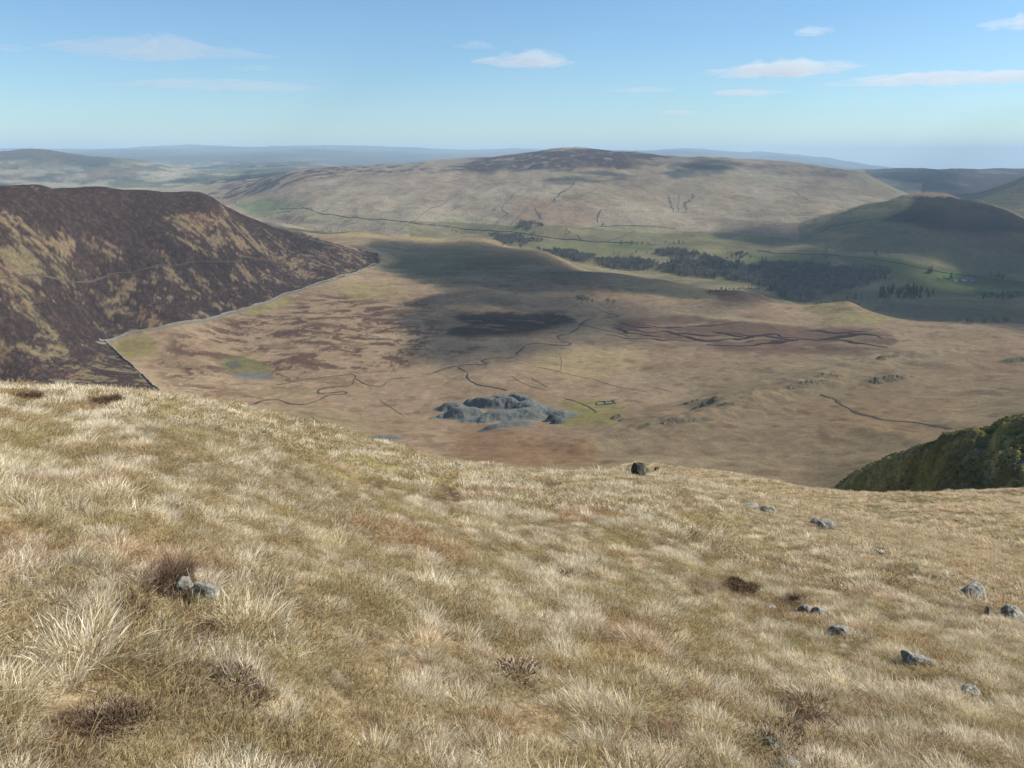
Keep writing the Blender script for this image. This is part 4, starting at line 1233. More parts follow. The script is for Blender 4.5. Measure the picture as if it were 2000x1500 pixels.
TREE = {}
for kind, n in (("bare", 4), ("fir", 3)):
    for i in range(n):
        h = 13.0
        tv = trunk_np(h, .32, i + 5, 5 if kind == "bare" else 0)
        cv = crown_bare(h, 20 + i) if kind == "bare" else crown_conifer(h, 40 + i)
        m1 = mesh_np("trunk", *tv, smooth=True); m1.materials.append(mat_bark)
        m2 = mesh_np("crown", *cv, smooth=False); m2.materials.append(mat_twig if kind == "bare" else mat_needle)
        m3 = mesh_np(kind, *joined([tv, cv]), smooth=False)
        m3.materials.append(mat_twig if kind == "bare" else mat_needle)
        TREE.setdefault(kind, []).append((m1, m2, m3))

def place_tree(kind, px, py, h, label, group=None, rmin=1150):
    p = hit(px, py, rmin)
    m1, m2, _ = TREE[kind][random.randrange(len(TREE[kind]))]
    e = bpy.data.objects.new("bare_tree" if kind == "bare" else "fir_tree", None); COL.objects.link(e)
    e.location = (p.x, p.y, float(sheet_z(p.x, p.y)[0])); e.rotation_euler.z = random.uniform(0, 6.28)
    s = h / 13.0; e.scale = (s * random.uniform(.9, 1.25), s * random.uniform(.9, 1.25), s)
    for nm, me in (("trunk", m1), ("crown", m2)):
        o = bpy.data.objects.new(nm, me); COL.objects.link(o); o.parent = e
    return tag(e, label, "tree", group)

# instanced scatter (grass, woods): one object, kind stuff
def scatter(name, pts, rot, scl, idx, tint, protos, label, cat):
    cl = bpy.data.collections.new(name + "_kinds")
    for i, me in enumerate(protos):
        cl.objects.link(bpy.data.objects.new(f"{name}_kind_{i:02d}", me))
    me = bpy.data.meshes.new(name)
    n = len(pts)
    me.vertices.add(n); me.vertices.foreach_set("co", np.asarray(pts, np.float32).ravel())
    for nm, tp, key, a in (("rot", 'FLOAT_VECTOR', "vector", rot), ("scl", 'FLOAT_VECTOR', "vector", scl), ("idx", 'INT', "value", idx), ("tint", 'FLOAT_COLOR', "color", tint)):
        at = me.attributes.new(nm, tp, 'POINT')
        at.data.foreach_set(key, np.asarray(a, np.int32 if tp == 'INT' else np.float32).ravel())
    o = link_mesh(name, me)
    g = bpy.data.node_groups.new(name + "_scatter", 'GeometryNodeTree')
    g.interface.new_socket("Geometry", in_out='INPUT', socket_type='NodeSocketGeometry')
    g.interface.new_socket("Geometry", in_out='OUTPUT', socket_type='NodeSocketGeometry')
    gi = g.nodes.new("NodeGroupInput"); go = g.nodes.new("NodeGroupOutput")
    ip = g.nodes.new("GeometryNodeInstanceOnPoints")
    ci = g.nodes.new("GeometryNodeCollectionInfo")
    ci.inputs["Collection"].default_value = cl
    ci.inputs["Separate Children"].default_value = True
    ci.inputs["Reset Children"].default_value = True
    def na(nm, tp):
        nd = g.nodes.new("GeometryNodeInputNamedAttribute"); nd.data_type = tp; nd.inputs["Name"].default_value = nm
        return nd.outputs["Attribute"]
    er = g.nodes.new("FunctionNodeEulerToRotation")
    g.links.new(na("rot", 'FLOAT_VECTOR'), er.inputs[0])
    g.links.new(gi.outputs[0], ip.inputs["Points"])
    g.links.new(ci.outputs[0], ip.inputs["Instance"])
    ip.inputs["Pick Instance"].default_value = True
    g.links.new(na("idx", 'INT'), ip.inputs["Instance Index"])
    g.links.new(er.outputs[0], ip.inputs["Rotation"])
    g.links.new(na("scl", 'FLOAT_VECTOR'), ip.inputs["Scale"])
    g.links.new(ip.outputs[0], go.inputs[0])
    md = o.modifiers.new("scatter", 'NODES'); md.node_group = g
    return tag(o, label, cat, kind="stuff")

def fill_poly(polys, spacing, rmin=1150, rmax=3300):
    out = []
    for poly in polys:
        w = np.array([(lambda p: (p.x, p.y))(hit(px, py, rmin, rmax)) for px, py in poly])
        lo, hi = w.min(0), w.max(0)
        n = int((hi - lo).prod() / spacing ** 2)
        q = RNG.uniform(lo, hi, (n, 2))
        ins = np.zeros(n, bool)
        for (x1, y1), (x2, y2) in zip(w, np.roll(w, -1, 0)):
            ins ^= ((y1 > q[:, 1]) != (y2 > q[:, 1])) & (q[:, 0] < (x2 - x1) * (q[:, 1] - y1) / (y2 - y1 + 1e-9) + x1)
        out.append(q[ins])
    return np.concatenate(out)

def wood(name, polys, spacing, kinds, hmin, hmax, label, mix=0.0):
    q = fill_poly(polys, spacing)
    q = q + RNG.normal(0, 7, q.shape)
    keep = fbm(q[:, 0], q[:, 1], 60, 4, 501, .6) + RNG.normal(0, .2, len(q)) > -.12
    q = q[keep]
    n = len(q)
    z = sheet_z(q[:, 0], q[:, 1])
    protos = [t3[2] for t3 in TREE["bare"]] + [t3[2] for t3 in TREE["fir"]]
    idx = RNG.integers(0, 4, n) if kinds == "bare" else 4 + RNG.integers(0, 3, n)
    sw = RNG.random(n) < mix
    idx = np.where(sw, (idx + 4) % 7, idx)
    s = RNG.uniform(hmin, hmax, n) / 13
    scl = np.stack([s * RNG.uniform(.9, 1.3, n), s * RNG.uniform(.9, 1.3, n), s], 1)
    rot = np.zeros((n, 3)); rot[:, 2] = RNG.uniform(0, 6.28, n)
    return scatter(name, np.stack([q[:, 0], q[:, 1], z], 1), rot, scl, idx, np.ones((n, 4)), protos, label, "wood")
wood("valley_wood", [[(1047, 488), (1125, 491), (1160, 503), (1180, 510), (1230, 505), (1275, 510), (1280, 522), (1242, 530), (1200, 526), (1158, 517), (1100, 502)]], 7, "bare", 9, 15, "bare grey wood strip behind the edge of the moor", .08)
wood("valley_wood", [[(948, 458), (990, 461), (1029, 455), (1071, 467), (1035, 479), (990, 478)]], 7.5, "bare", 9, 14, "bare wood below the roadside wall of the far hillside", .05)
wood("valley_wood", [[(1281, 493), (1320, 489), (1356, 496), (1425, 515), (1500, 519), (1580, 520), (1655, 523), (1739, 532), (1730, 548), (1672, 564), (1640, 566), (1610, 580), (1565, 594), (1500, 562), (1430, 547), (1320, 537), (1281, 526), (1310, 515)]], 6.5, "bare", 9, 16, "largest dark wood filling the valley bottom below the shaded hill", .16)
wood("plantation", [[(1012, 437), (1026, 429), (1057, 433), (1056, 450), (1032, 449), (1011, 447)]], 6, "bare", 8, 11, "square dark plantation standing alone on the far hillside", .1)
wood("scrub_wood", [[(560, 432), (640, 428), (760, 442), (900, 452), (880, 458), (700, 446), (580, 438)]], 26, "bare", 6, 10, "thin scrub scattered along the foot of the far hillside", .05)
wood("scrub_wood", [[(1925, 540), (1960, 537), (1965, 546), (1930, 546)], [(1915, 576), (2060, 572), (2060, 584), (1920, 586)], [(1860, 628), (2100, 618), (2100, 634), (1900, 634)]], 12, "bare", 8, 13, "shaded tree clumps along the fields near the farm", .3)
wood("scrub_wood", [[(1425, 497), (1460, 494), (1462, 506), (1430, 508)], [(1110, 449), (1135, 448), (1130, 456), (1100, 460)]], 10, "bare", 7, 11, "small copses among the straw coloured fields", .1)
wood("scrub_wood", [[(1060, 482), (1300, 498), (1420, 505), (1560, 520), (1560, 560), (1300, 535), (1150, 510)]], 30, "bare", 7, 12, "loose trees and hedgerows between the fields of the valley bottom", .1)
wood("scrub_wood", [[(1560, 560), (1660, 566), (1760, 600), (1640, 590), (1570, 592)]], 20, "bare", 7, 11, "thin trees on the shaded bank below the large wood", .3)
# trees one can pick out
for k in range(64):
    while True:
        px, py = random.uniform(1718, 1824), random.uniform(562, 586)
        if py > 564 + 8 * abs((px - 1765) / 55) ** 2 and py < 586 - 7 * abs((px - 1765) / 58) ** 2: break
    place_tree("fir", px, py, random.uniform(13, 18), "dark fir in the dense block beside the sunlit field edge", "firs of the dense dark block")
for px, py, k, h, lab in ((1213, 478, "fir", 17, "dark fir standing alone left of the roadside farm"), (1234, 477, "fir", 17, "tall dark fir at the gable of the roadside farm"), (1244, 478, "fir", 12, "shorter fir behind the tall one at the roadside farm"),
                          (1254, 478, "fir", 13, "fir between the tall fir and the white farmhouse"), (1265, 479, "bare", 12, "bare tree against the white farmhouse"), (1300, 477, "bare", 13, "bare tree just past the white farmhouse"),
                          (1316, 477, "fir", 13, "first fir of the row past the farmhouse"), (1326, 476, "fir", 14, "second fir of the row past the farmhouse"), (1334, 476, "fir", 12, "last fir of the row past the farmhouse"),
                          (1176, 441, "fir", 15, "taller of two pines on the pasture above the roadside farm"), (1180, 442, "bare", 12, "bare tree beside the pine above the roadside farm"), (1017, 486, "bare", 13, "lone bare tree on the rim of the moor"),
                          (982, 482, "bare", 10, "small bare tree on the moor rim near the lone one"), (1818, 533, "fir", 20, "tall dark fir above the shaded farm"), (1813, 534, "fir", 17, "second tall fir above the shaded farm"), (1857, 545, "fir", 19, "tall fir right beside the shaded farm"),
                          (1843, 549, "bare", 13, "bare tree left of the shaded farm"), (1832, 551, "bare", 12, "bare tree in the hedge leading to the shaded farm"), (1851, 551, "bare", 11, "small bare tree under the tall fir at the shaded farm"),
                          (1496, 510, "fir", 16, "fir on the upper edge of the large wood"), (1489, 509, "fir", 14, "smaller fir on the upper edge of the large wood"), (1586, 510, "bare", 13, "bare tree over the green strip beside the wood"), (1611, 508, "bare", 14, "bare tree at the mouth of the crooked gully"),
                          (848, 441, "bare", 12, "bare tree by the small white cottage"), (690, 427, "bare", 13, "bare tree on the roadside wall above the corner fields")):
    place_tree(k, px, py, h, lab, None)
# birch scrub in the hollow of the moor and on the cleared bank
for px, py, h, lab in ((1128, 590, 13, "leftmost bush tree in the moor hollow"), (1137, 592, 15, "tallest bush tree in the moor hollow"), (1147, 592, 12, "bush tree beside the tallest one in the moor hollow"), (1156, 593, 9, "small bush tree at the end of the moor hollow"),
                       (1186, 594, 11, "first of the two bush trees by the stream head"), (1198, 594, 9, "second of the two bush trees by the stream head")):
    place_tree("bare", px, py, h, lab, None, 900)
for i in range(26):
    px = 1378 + i * 5.2 + random.uniform(-1.5, 1.5)
    place_tree("fir" if i % 3 else "bare", px, 573 - 8 * math.sin(i / 25 * 2.6) + random.uniform(-1, 2), random.uniform(5, 8), "small dark tree in the row along the top of the brown bank", "row of small trees on the brown bank", 900)

# ------------------------------------------------------------------ farmhouses
def flat_mat(name, col, rough=.8):
    t = NT(name)
    geo = t.n("ShaderNodeNewGeometry").outputs["Position"]
    n = t.noise(.8, 3, .5, geo)
    return t.done(t.principled(t.mix(col, tuple(c * .8 for c in col), t.mrange(n, .35, .65, 0, 1)), rough, .2))
M_WHITE = flat_mat("limewash", (.72, .71, .67)); M_STONE = flat_mat("barn_stone", (.3, .28, .24)); M_ROOF = flat_mat("slate_roof", (.13, .135, .145)); M_DARK = flat_mat("window_glass", (.03, .035, .04), .2); M_DOOR = flat_mat("door_paint", (.1, .06, .04))
def box_np(x0, x1, y0, y1, z0, z1):
    V = np.array([(x, y, z) for z in (z0, z1) for y in (y0, y1) for x in (x0, x1)], float)
    return V, np.array([(0, 2, 3, 1), (4, 5, 7, 6), (0, 1, 5, 4), (2, 6, 7, 3), (0, 4, 6, 2), (1, 3, 7, 5)])
def house(label, px, py, L, W, H, rot, wall_mat, windows=3, rmin=1150, name="farmhouse", cat="house", chim=2):
    p = hit(px, py, rmin)
    e = bpy.data.objects.new(name, None); COL.objects.link(e)
    e.location = (p.x, p.y, float(sheet_z(p.x, p.y)[0]) - .2); e.rotation_euler.z = math.radians(rot)
    rh = W * .42
    V = np.array([(-L / 2, -W / 2, -1), (L / 2, -W / 2, -1), (L / 2, W / 2, -1), (-L / 2, W / 2, -1), (-L / 2, -W / 2, H), (L / 2, -W / 2, H), (L / 2, W / 2, H), (-L / 2, W / 2, H), (-L / 2, 0, H + rh), (L / 2, 0, H + rh)], float)
    link_mesh("wall", mesh_np("wall", V, [np.array([(0, 1, 5, 4), (2, 3, 7, 6), (1, 2, 6, 5), (3, 0, 4, 7)]), np.array([(5, 6, 9), (7, 4, 8)])], False), wall_mat, e)
    o_, th = .3, .18
    V = []
    for s in (-1, 1):
        for d in (0, th):
            V += [(-L / 2 - o_, s * (W / 2 + o_), H - .12 + d), (L / 2 + o_, s * (W / 2 + o_), H - .12 + d), (L / 2 + o_, 0, H + rh + .02 + d), (-L / 2 - o_, 0, H + rh + .02 + d)]
    Fr = []
    for b in (0, 8):
        Fr += [(b, b + 1, b + 2, b + 3), (b + 4, b + 5, b + 6, b + 7), (b, b + 1, b + 5, b + 4), (b + 1, b + 2, b + 6, b + 5), (b + 3, b, b + 4, b + 7)]
    rf = link_mesh("roof", mesh_np("roof", np.array(V, float), np.array(Fr), False), M_ROOF, e)
    for k in range(chim):
        cx = (-L / 2 + .5) if k == 0 else (L / 2 - .5)
        link_mesh("chimney", mesh_np("chimney", *box_np(cx - .4, cx + .4, -.35, .35, H + rh * .6, H + rh + 1.1), smooth=False), wall_mat, rf)
    for k in range(windows):
        cx = -L / 2 + L * (k + .5) / windows
        for zz in ((1.0, 2.2), (3.3, 4.3)) if H > 4.4 else ((1.0, 2.2),):
            if windows > 1 and k == windows // 2 and zz[0] == 1.0:
                link_mesh("door", mesh_np("door", *box_np(cx - .5, cx + .5, -W / 2 - .05, -W / 2 + .1, 0, 2.1), smooth=False), M_DOOR, e)
            else:
                link_mesh("window", mesh_np("window", *box_np(cx - .5, cx + .5, -W / 2 - .04, -W / 2 + .1, zz[0], zz[1]), smooth=False), M_DARK, e)
    return tag(e, label, cat)
house("white farmhouse among firs beside the valley road", 1284, 479, 13, 7, 5, 10, M_WHITE)
house("low grey barn beside the white roadside farmhouse", 1272, 479, 14, 6, 3, 10, M_STONE, 2, name="barn", cat="barn", chim=0)
house("pale cottage at the end of the fir row past the farmhouse", 1308, 478, 9, 6, 3, -10, M_WHITE, 2)
house("white farmhouse in the shade below the green hill", 1883, 549, 14, 7, 5, 20, M_WHITE)
house("long grey barn in front of the shaded farmhouse", 1896, 550, 18, 8, 3.5, 20, M_STONE, 2, name="barn", cat="barn", chim=0)
house("small pale shed at the left end of the shaded farm", 1866, 549, 9, 5, 3, 20, M_WHITE, 1, name="shed", cat="shed", chim=0)
house("small white cottage on the roadside at the foot of the far hillside", 853, 442, 14, 7, 4, 5, M_WHITE, 2)
house("lone pale house at the foot of the hill beyond the heather ridge", 462, 397, 13, 7, 5, 0, M_WHITE, 2)
# ------------------------------------------------------------------ bleached grass on the near hillside
def grass_material():
    t = NT("bleached_grass")
    bt = t.n("ShaderNodeAttribute", attribute_name="along").outputs["Fac"]
    bn = t.n("ShaderNodeAttribute", attribute_name="tone").outputs["Fac"]
    ti = t.n("ShaderNodeAttribute", attribute_type='INSTANCER', attribute_name="tint").outputs["Color"]
    c = t.ramp(bt, [(0.0, (.30, .245, .115)), (.25, (.60, .50, .31)), (.6, (.90, .79, .58)), (1.0, (.97, .89, .71))])
    c = t.mix(c, (.33, .2, .1), t.mrange(bn, .72, 1.0, 0, .85))
    c = t.mix(c, (.22, .23, .08), t.mrange(bn, .0, .16, .75, 0))
    c = t.mix(c, ti, 1.0, 'MULTIPLY')
    d = t.diffuse(c)
    tr = t.n("ShaderNodeBsdfTranslucent"); t.l(c, tr.inputs[0])
    mx = t.n("ShaderNodeMixShader"); mx.inputs[0].default_value = .3
    t.l(d, mx.inputs[1]); t.l(tr.outputs[0], mx.inputs[2])
    return t.done(mx.outputs[0])
mat_grass = grass_material()
WIND = np.array((-.30, .12, 0))

def blades(n, rad, lmin, lmax, width, spread, seed, segs=3, lean=1.0, mat=None, blobs=None):
    rng = np.random.default_rng(seed)
    a = rng.uniform(0, 2 * math.pi, n); rr = rad * np.sqrt(rng.random(n))
    base = np.stack([np.cos(a) * rr, np.sin(a) * rr, np.full(n, -.02)], 1)
    L = rng.uniform(lmin, lmax, n) * (1 - .25 * rr / rad)
    if blobs is not None:
        pick = rng.integers(0, len(blobs), n)
        base[:, :2] = base[:, :2] * blobs[pick, 2:3] + blobs[pick, :2]
        L = L * (.55 + .6 * blobs[pick, 2])
    ha = a + rng.normal(0, .7, n)
    tilt = np.clip(spread * (rr / rad) * rng.uniform(.4, 1.2, n) + rng.normal(0, .12, n), 0, 1.35)
    d0 = np.stack([np.cos(ha) * np.sin(tilt), np.sin(ha) * np.sin(tilt), np.cos(tilt)], 1) + WIND * lean * rng.uniform(.3, 1.2, n)[:, None]
    d0 /= np.linalg.norm(d0, axis=1, keepdims=True)
    hor = d0.copy(); hor[:, 2] = 0; hor /= np.linalg.norm(hor, axis=1, keepdims=True) + 1e-6
    droop = rng.uniform(.1, .75, n)
    side = np.cross(d0, np.array((0, 0, 1.0))) + rng.normal(0, .5, (n, 3)); side /= np.linalg.norm(side, axis=1, keepdims=True)
    w = width * rng.uniform(.6, 1.3, n)
    V, F4, F3, along = [], [], [], []
    ts = np.linspace(0, 1, segs + 1)
    rows = []
    for k, t_ in enumerate(ts):
        p = base + d0 * (L * t_)[:, None] + hor * (L * droop * t_ ** 2 * .5)[:, None] - np.array((0, 0, 1.0)) * (L * droop * t_ ** 2.2 * .55)[:, None]
        ww = w * (1 - .75 * t_) * .5
        if k < segs:
            rows.append((p - side * ww[:, None], p + side * ww[:, None]))
        else:
            rows.append((p,))
    per = 2 * segs + 1
    V = np.zeros((n, per, 3)); al = np.zeros((n, per))
    for k in range(segs):
        V[:, 2 * k] = rows[k][0]; V[:, 2 * k + 1] = rows[k][1]; al[:, 2 * k] = al[:, 2 * k + 1] = ts[k]
    V[:, per - 1] = rows[segs][0]; al[:, per - 1] = 1
    b = np.arange(n) * per
    q = [np.stack([b + 2 * k, b + 2 * k + 1, b + 2 * k + 3, b + 2 * k + 2], 1) for k in range(segs - 1)]
    tri = np.stack([b + 2 * (segs - 1), b + 2 * (segs - 1) + 1, b + per - 1], 1)
    tone = np.repeat(rng.random(n), per)
    me = mesh_np("tuft", V.reshape(-1, 3), [np.concatenate(q), tri] if segs > 1 else [tri], True, None, None, {"along": al.ravel(), "tone": tone})
    me.materials.append(mat or mat_grass)
    return me

protos = []
P_TUS = [len(protos) + i for i in range(7)]
for i in range(7): protos.append(blades(260, .034 + .010 * (i % 3), .042, .108, .0022, 1.0, 600 + i, 4))
P_FIL = [len(protos) + i for i in range(5)]
for i in range(5): protos.append(blades(420, .18, .02, .06, .0026, 1.25, 620 + i, 3, .7))
P_TUM = [len(protos) + i for i in range(6)]
for i in range(6): protos.append(blades(90, .05, .06, .135, .006, 1.0, 640 + i, 3))
P_FIM = [len(protos) + i for i in range(4)]
for i in range(4): protos.append(blades(170, .25, .03, .085, .0075, 1.25, 660 + i, 2, .7))
P_LIT = [len(protos) + i for i in range(3)]
for i in range(3): protos.append(blades(14, .2, .08, .24, .0034, 2.2, 670 + i, 3, .0))
P_FAR = [len(protos) + i for i in range(5)]
for i in range(5): protos.append(blades(80, .17, .1, .25, .018, .95, 680 + i, 2))

def polar_pts(n, r0, r1, a0, a1):
    r = np.sqrt(RNG.uniform(r0 ** 2, r1 ** 2, n)); a = RNG.uniform(a0, a1, n)
    return r * np.sin(a), r * np.cos(a), r, a

ST = (("two-lobed pale grey stone by the bushy heather, its larger lobe", 400, 1150, 52, 52, 1, .4), ("white-tipped upright lobe of the two-lobed grey stone", 364, 1142, 34, 44, 2, 1.0),
      ("small grey stone at the upper end of the flank's stone line", 1499, 991, 30, 16, 3, .3), ("pale flat slab beside the small upper stone", 1462, 986, 40, 6, 4, .1), ("blocky grey stone with a bright cleft on the flank edge", 1612, 1021, 38, 24, 5, .6), ("small dark stone touching the blocky cleft stone", 1592, 1015, 22, 14, 6, .2),
      ("thin stone peeking from the grass below the blocky stone", 1692, 1058, 20, 12, 7, .3), ("low flat stone under the thin one", 1714, 1072, 30, 10, 8, .2), ("tiny stone on the flank edge between the flat stone and the large slab", 1790, 1112, 14, 10, 9, 0), ("large pale lichen slab near the picture edge", 1898, 1150, 50, 36, 10, .7), ("narrow upright splinter below the large lichen slab", 1926, 1192, 12, 24, 11, .2),
      ("dark cracked boulder nearest the picture edge", 1975, 1192, 40, 28, 12, .4), ("small pale chip below the cracked boulder", 1998, 1218, 20, 10, 13, .1), ("rounded dark lichen stone in the middle of the flank", 1600, 1197, 46, 34, 14, .5), ("small peaked lobe on the side of the rounded lichen stone", 1571, 1187, 26, 24, 15, .1), ("dull flat stone half buried just below the rounded one", 1638, 1226, 40, 26, 16, .3),
      ("tiny grey stone right of the half buried one", 1660, 1196, 10, 10, 17, 0), ("smooth dark stone humped from the brown grass", 1790, 1288, 62, 36, 18, -.4), ("pale stone mostly hidden by grass near the picture edge", 1893, 1345, 40, 22, 19, .5), ("bluish stone in the heather at the bottom edge", 1505, 1448, 34, 22, 20, .2), ("pale lichened rock cut by the bottom edge", 1530, 1492, 60, 26, 21, .1),
      ("half hidden reddish stone left of the rounded lichen stone", 1504, 1182, 26, 12, 22, .2), ("small dark stone on the middle brow", 832, 902, 18, 12, 23, .1), ("darker stone next along the middle brow", 895, 908, 20, 14, 24, .3))
STONE_AT = []
for a_ in ST:
    p = hit(a_[1], a_[2] + a_[4] * .45, 1.2, 120)
    STONE_AT.append((p.x, p.y - .1 * (p - cam.location).length * .1, a_[3] * .5 * (p - cam.location).length / FPX))
S_pts, S_rot, S_scl, S_idx, S_tint = [], [], [], [], []
def add_grass(n, r0, r1, a0, a1, ids, smin, smax, tall, dense_fn=None):
    x, y, r, a = polar_pts(n, r0, r1, a0, a1)
    z = sheet_z(x, y)
    keep = np.ones(n, bool)
    th = thin_mask(x, y, z)
    clump = fbm(x, y, np.where(r < 9, .17, .24) if tall else 2.0, 3, 701)
    if tall:
        keep &= (clump + RNG.normal(0, .12, n) > .06) & (RNG.random(n) > th * .8)
    else:
        keep &= RNG.random(n) > th * .7
    for sx_, sy_, sr_ in STONE_AT:
        keep &= np.hypot(x - sx_, y - sy_) > sr_ * (1.0 if tall else .8)
    # nothing where it cannot be seen from the hillside's near side
    P, Q = proj_pix(x, y, z)
    keep &= (P > -900) & (P < 3000) & (Q < 3200)
    x, y, z, r = x[keep], y[keep], z[keep], r[keep]; th = th[keep]; m = len(x)
    S_pts.append(np.stack([x, y, z], 1))
    rot = RNG.normal(0, .09, (m, 3)); rot[:, 2] = RNG.uniform(-.9, .9, m); S_rot.append(rot)
    big = fbm(x, y, .7, 3, 702)
    s = RNG.uniform(smin, smax, m) * (1 + .28 * big) * (1 - .35 * th)
    if tall: s = s * np.where(RNG.random(m) < .10, 1.3, 1.0) * (1 + .5 * np.clip(clump[keep], -.4, .8))
    S_scl.append(np.stack([s, s, s * RNG.uniform(.8, 1.15, m)], 1))
    S_idx.append(RNG.choice(ids, m))
    rust = ss(.55, .95, fbm(x, y, .7, 3, 703) + RNG.normal(0, .15, m)); ol = ss(.25, .75, fbm(x, y, .5, 3, 704) + RNG.normal(0, .12, m))
    side = ss(1.0, 14, x)                               # browner on the falling flank
    c = np.tile(np.array((1.0, 1.0, 1.0)), (m, 1)) if tall else np.tile(np.array((.62, .56, .43)), (m, 1))
    c = lerp(c, (.93, .84, .74), side * .75)
    c = lerp(c, (.76, .72, .48), ol * (.22 if tall else .55))
    c = lerp(c, (.78, .53, .39), rust * (.4 if tall else .55))
    c = lerp(c, (.5, .36, .3), th * (.2 if tall else .8))
    c = c * RNG.uniform(.74, 1.12, m)[:, None]
    if tall: c = c * np.clip(.86 + .35 * clump[keep], .7, 1.12)[:, None]
    t4 = np.ones((m, 4)); t4[:, :3] = c; S_tint.append(t4)
AZ0, AZ1 = -.90, .97
add_grass(9400, .7, 10, AZ0, AZ1, P_FIL, .8, 1.3, False)
add_grass(28500, .7, 10, AZ0, AZ1, P_TUS, .5, 1.35, True)
add_grass(900, .7, 8, AZ0, AZ1, P_LIT, .7, 1.2, False)
add_grass(17500, 9, 34, AZ0, AZ1, P_FIM, .8, 1.35, False)
add_grass(89000, 9, 34, AZ0, AZ1, P_TUM, .5, 1.35, True)
add_grass(46000, 30, 105, .06, AZ1, P_FAR, .7, 1.25, True)
add_grass(4000, 30, 60, AZ0, .08, P_FAR, .7, 1.2, True)
scatter("moor_grass", np.concatenate(S_pts), np.concatenate(S_rot), np.concatenate(S_scl), np.concatenate(S_idx), np.concatenate(S_tint), protos, "bleached tussock grass covering the whole near hillside", "grass")

# ------------------------------------------------------------------ heather clumps among the grass
def heather_mat():
    t = NT("heather_twigs")
    bt = t.n("ShaderNodeAttribute", attribute_name="along").outputs["Fac"]
    bn = t.n("ShaderNodeAttribute", attribute_name="tone").outputs["Fac"]
    c = t.ramp(bt, [(0, (.06, .04, .028)), (.5, (.13, .078, .055)), (1, (.26, .165, .12))])
    c = t.mix(c, (.12, .12, .045), t.mrange(bn, .75, .95, 0, .8))
    return t.done(t.diffuse(c))
mat_heath_twig = heather_mat()
def heather(label, px, py, rad, hgt, seed):
    p = hit(px, py, 1.2, 60)
    e = bpy.data.objects.new("heather_clump", None); COL.objects.link(e)
    e.location = (p.x, p.y, float(sheet_z(p.x, p.y)[0]) - .01)
    rb = np.random.default_rng(seed + 77)
    k = 9
    blobs = np.stack([rb.normal(0, rad * .55, k), rb.normal(0, rad * .38, k), rb.uniform(.25, .75, k)], 1)
    n = int(1300 * min(1.8, (rad / .17) ** 2))
    tw = blades(n, rad * .7, hgt * .45, hgt, .0036, .9, seed, 3, .2, mat_heath_twig, blobs)
    tw.name = "twigs"
    link_mesh("twigs", tw, None, e)
    sp = blades(int(n * .8), rad * .8, hgt * .25, hgt * .6, .0045, 1.4, seed + 1, 2, 0, mat_heath_twig, blobs)
    link_mesh("sprays", sp, None, e)
    return tag(e, label, "heather", "brown heather clumps in the grass")
for i, a_ in enumerate((("bushiest brown heather clump, right behind the two-lobed grey stone", 312, 1140, .2, .2), ("low heather mat trailing left of the bushiest clump", 150, 1150, .15, .05), ("flat heather mat between the pale tussocks below the grey stone", 345, 1245, .18, .06), ("small heather mat uphill of the flat one", 235, 1195, .17, .05),
                        ("wide dark heather patch low in the grass under the grey stone", 385, 1335, .22, .07), ("dark heather sprig to the side of the wide patch", 470, 1345, .1, .1), ("heather patch at the bottom corner below the pale tussocks", 110, 1450, .26, .05), ("brown heather mat on the slope under the two dark stones", 1590, 1425, .33, .08),
                        ("heather mat around the bluish stone at the bottom edge", 1500, 1490, .3, .06), ("heather hummock beside the rounded lichen stone", 1535, 1185, .28, .12), ("rusty heather hummock on the brow near the black rock", 1075, 950, .38, .2), ("dark arched heather hummock in the middle of the slope", 1420, 1150, .32, .14), ("rust heather tuft on the left brow", 40, 775, .25, .13), ("brown heather hump on the brow beside the left one", 185, 785, .3, .15))):
    heather(*a_, 800 + 3 * i)

# ------------------------------------------------------------------ stones
def stone_mat():
    t = NT("lichen_stone")
    tc = t.n("ShaderNodeTexCoord").outputs["Object"]
    n1 = t.noise(7, 5, .65, tc); n2 = t.noise(26, 4, .6, tc); n3 = t.noise(3, 3, .6, tc)
    c = t.ramp(n1, [(.3, (.10, .094, .076)), (.5, (.22, .208, .17)), (.68, (.38, .36, .29))])
    c = t.mix(c, (.5, .5, .41), t.mrange(n2, .54, .64, 0, .85))
    c = t.mix(c, (.05, .05, .045), t.mrange(n2, .28, .4, .7, 0))
    c = t.mix(c, (.17, .16, .06), t.mrange(n3, .58, .75, 0, .5))
    return t.done(t.principled(c, .85, .2, t.bump(n2, .9, .03)))
mat_stone = stone_mat()
def stone_mesh(name, sx, sy, sz, seed, cuts=9, sub=4):
    bm = bmesh.new()
    bmesh.ops.create_icosphere(bm, subdivisions=sub, radius=1.0)
    rnd = random.Random(seed)
    planes = []
    for k in range(cuts):
        v = Vector((rnd.gauss(0, 1), rnd.gauss(0, 1), rnd.gauss(0.2, .8))).normalized()
        planes.append((v, rnd.uniform(.62, .88)))
    off = Vector((seed * 3.1, seed * 1.7, 0))
    for v in bm.verts:
        p = v.co.copy()
        for nn, d in planes:
            k = p.dot(nn) - d
            if k > 0: p -= nn * k * .92
        p *= 1 + .16 * mnoise.fractal(p * 1.6 + off, 1.0, 2.0, 4) + .03 * mnoise.noise(p * 7 + off)
        v.co = Vector((p.x * sx, p.y * sy, p.z * sz))
    me = bpy.data.meshes.new(name)
    bm.to_mesh(me); bm.free()
    me.polygons.foreach_set("use_smooth", np.ones(len(me.polygons), bool))
    return me
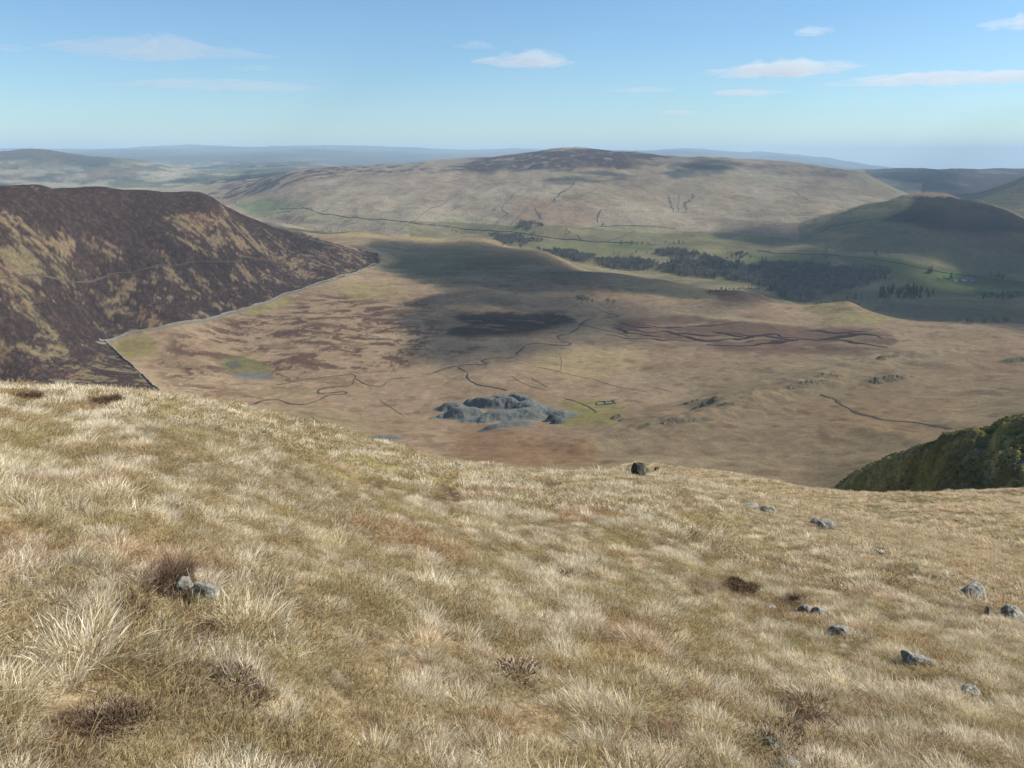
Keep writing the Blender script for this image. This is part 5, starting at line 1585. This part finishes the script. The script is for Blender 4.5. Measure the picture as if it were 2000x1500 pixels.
def stone(label, px, py, w, h, seed, rot=0.0, rmax=120, parts=None, mat=None, name="stone", cat="stone"):
    """w, h: width and height in photo pixels"""
    p = hit(px, py + h * .45, 1.2, rmax)
    d = (p - cam.location).length
    m = d / FPX
    sx, sz = w * .5 * m, h * .62 * m
    o = link_mesh(name, stone_mesh(name, sx, sx * .75, sz, seed), mat or mat_stone)
    o.location = (p.x, p.y, float(sheet_z(p.x, p.y)[0]) + sz * .25)
    o.rotation_euler = (random.uniform(-.15, .15), random.uniform(-.1, .25), rot)
    return tag(o, label, cat)
for a_ in ST:
    stone(a_[0], a_[1], a_[2], a_[3], a_[4], a_[5], a_[6])
# the black rock on the brow
t = NT("mossy_rock")
tc = t.n("ShaderNodeTexCoord").outputs["Object"]
n1 = t.noise(3.5, 5, .65, tc)
mat_mossrock = t.done(t.principled(t.ramp(n1, [(.3, (.035, .032, .03)), (.52, (.075, .07, .055)), (.66, (.14, .13, .04)), (.8, (.17, .15, .06))]), .9, .15, t.bump(n1, .7, .1)))
stone("upright black rock with a mossy top on the brow", 1247, 910, 34, 46, 31, .9, 120, None, mat_mossrock, "rock", "rock")
stone("low dark rock slab leaning beside the upright black rock", 1262, 920, 22, 14, 32, .3, 120, None, mat_mossrock, "rock", "rock")
stone("little dark rock on the shelf edge past the upright black rock", 1283, 915, 14, 8, 33, .3, 120, None, mat_mossrock, "rock", "rock")

# pale dead clods in the grass
mat_clod = plain_mat("dead_moss", (.42, .33, .23), (.26, .19, .12), 40, .95, .05, .8)
def clod(label, px, py, rad, seed):
    p = hit(px, py, 1.2, 60)
    me = blades(160, rad, rad * .25, rad * .6, .016, 1.4, seed, 2, 0, mat_clod)
    o = link_mesh("dead_leaf_clump", me, None)
    o.location = (p.x, p.y, float(sheet_z(p.x, p.y)[0]) + .05)
    return tag(o, label, "dead leaves")
clod("pale clump of dead curled leaves lying in the grass", 1012, 1322, .13, 901)
clod("smaller bit of pale dead leaves further up the slope", 1108, 1126, .1, 905)

# low shrubs giving the crag its rough coat
mat_shrub = twig_mat("bilberry", (.19, .175, .055), (.30, .26, .1))
def shrub_proto(seed):
    me = blades(60, .4, .25, .7, .09, 1.2, seed, 2, 0, mat_shrub); return me
k = np.where((CRAG_E > .8) & (fbm(CRAG_XYZ[:, 0], CRAG_XYZ[:, 1], 6, 3, 911) > -.1))[0]
k = RNG.choice(k, min(9000, len(k)), replace=False)
q = CRAG_XYZ[k]; n = len(q)
s = RNG.uniform(.25, .8, n)
scatter("crag_shrubs", q, np.stack([np.zeros(n), np.zeros(n), RNG.uniform(0, 6.28, n)], 1), np.stack([s, s, s], 1), RNG.integers(0, 3, n), np.ones((n, 4)), [shrub_proto(920 + i) for i in range(3)], "low green bilberry and moss coating the dark crag", "undergrowth")
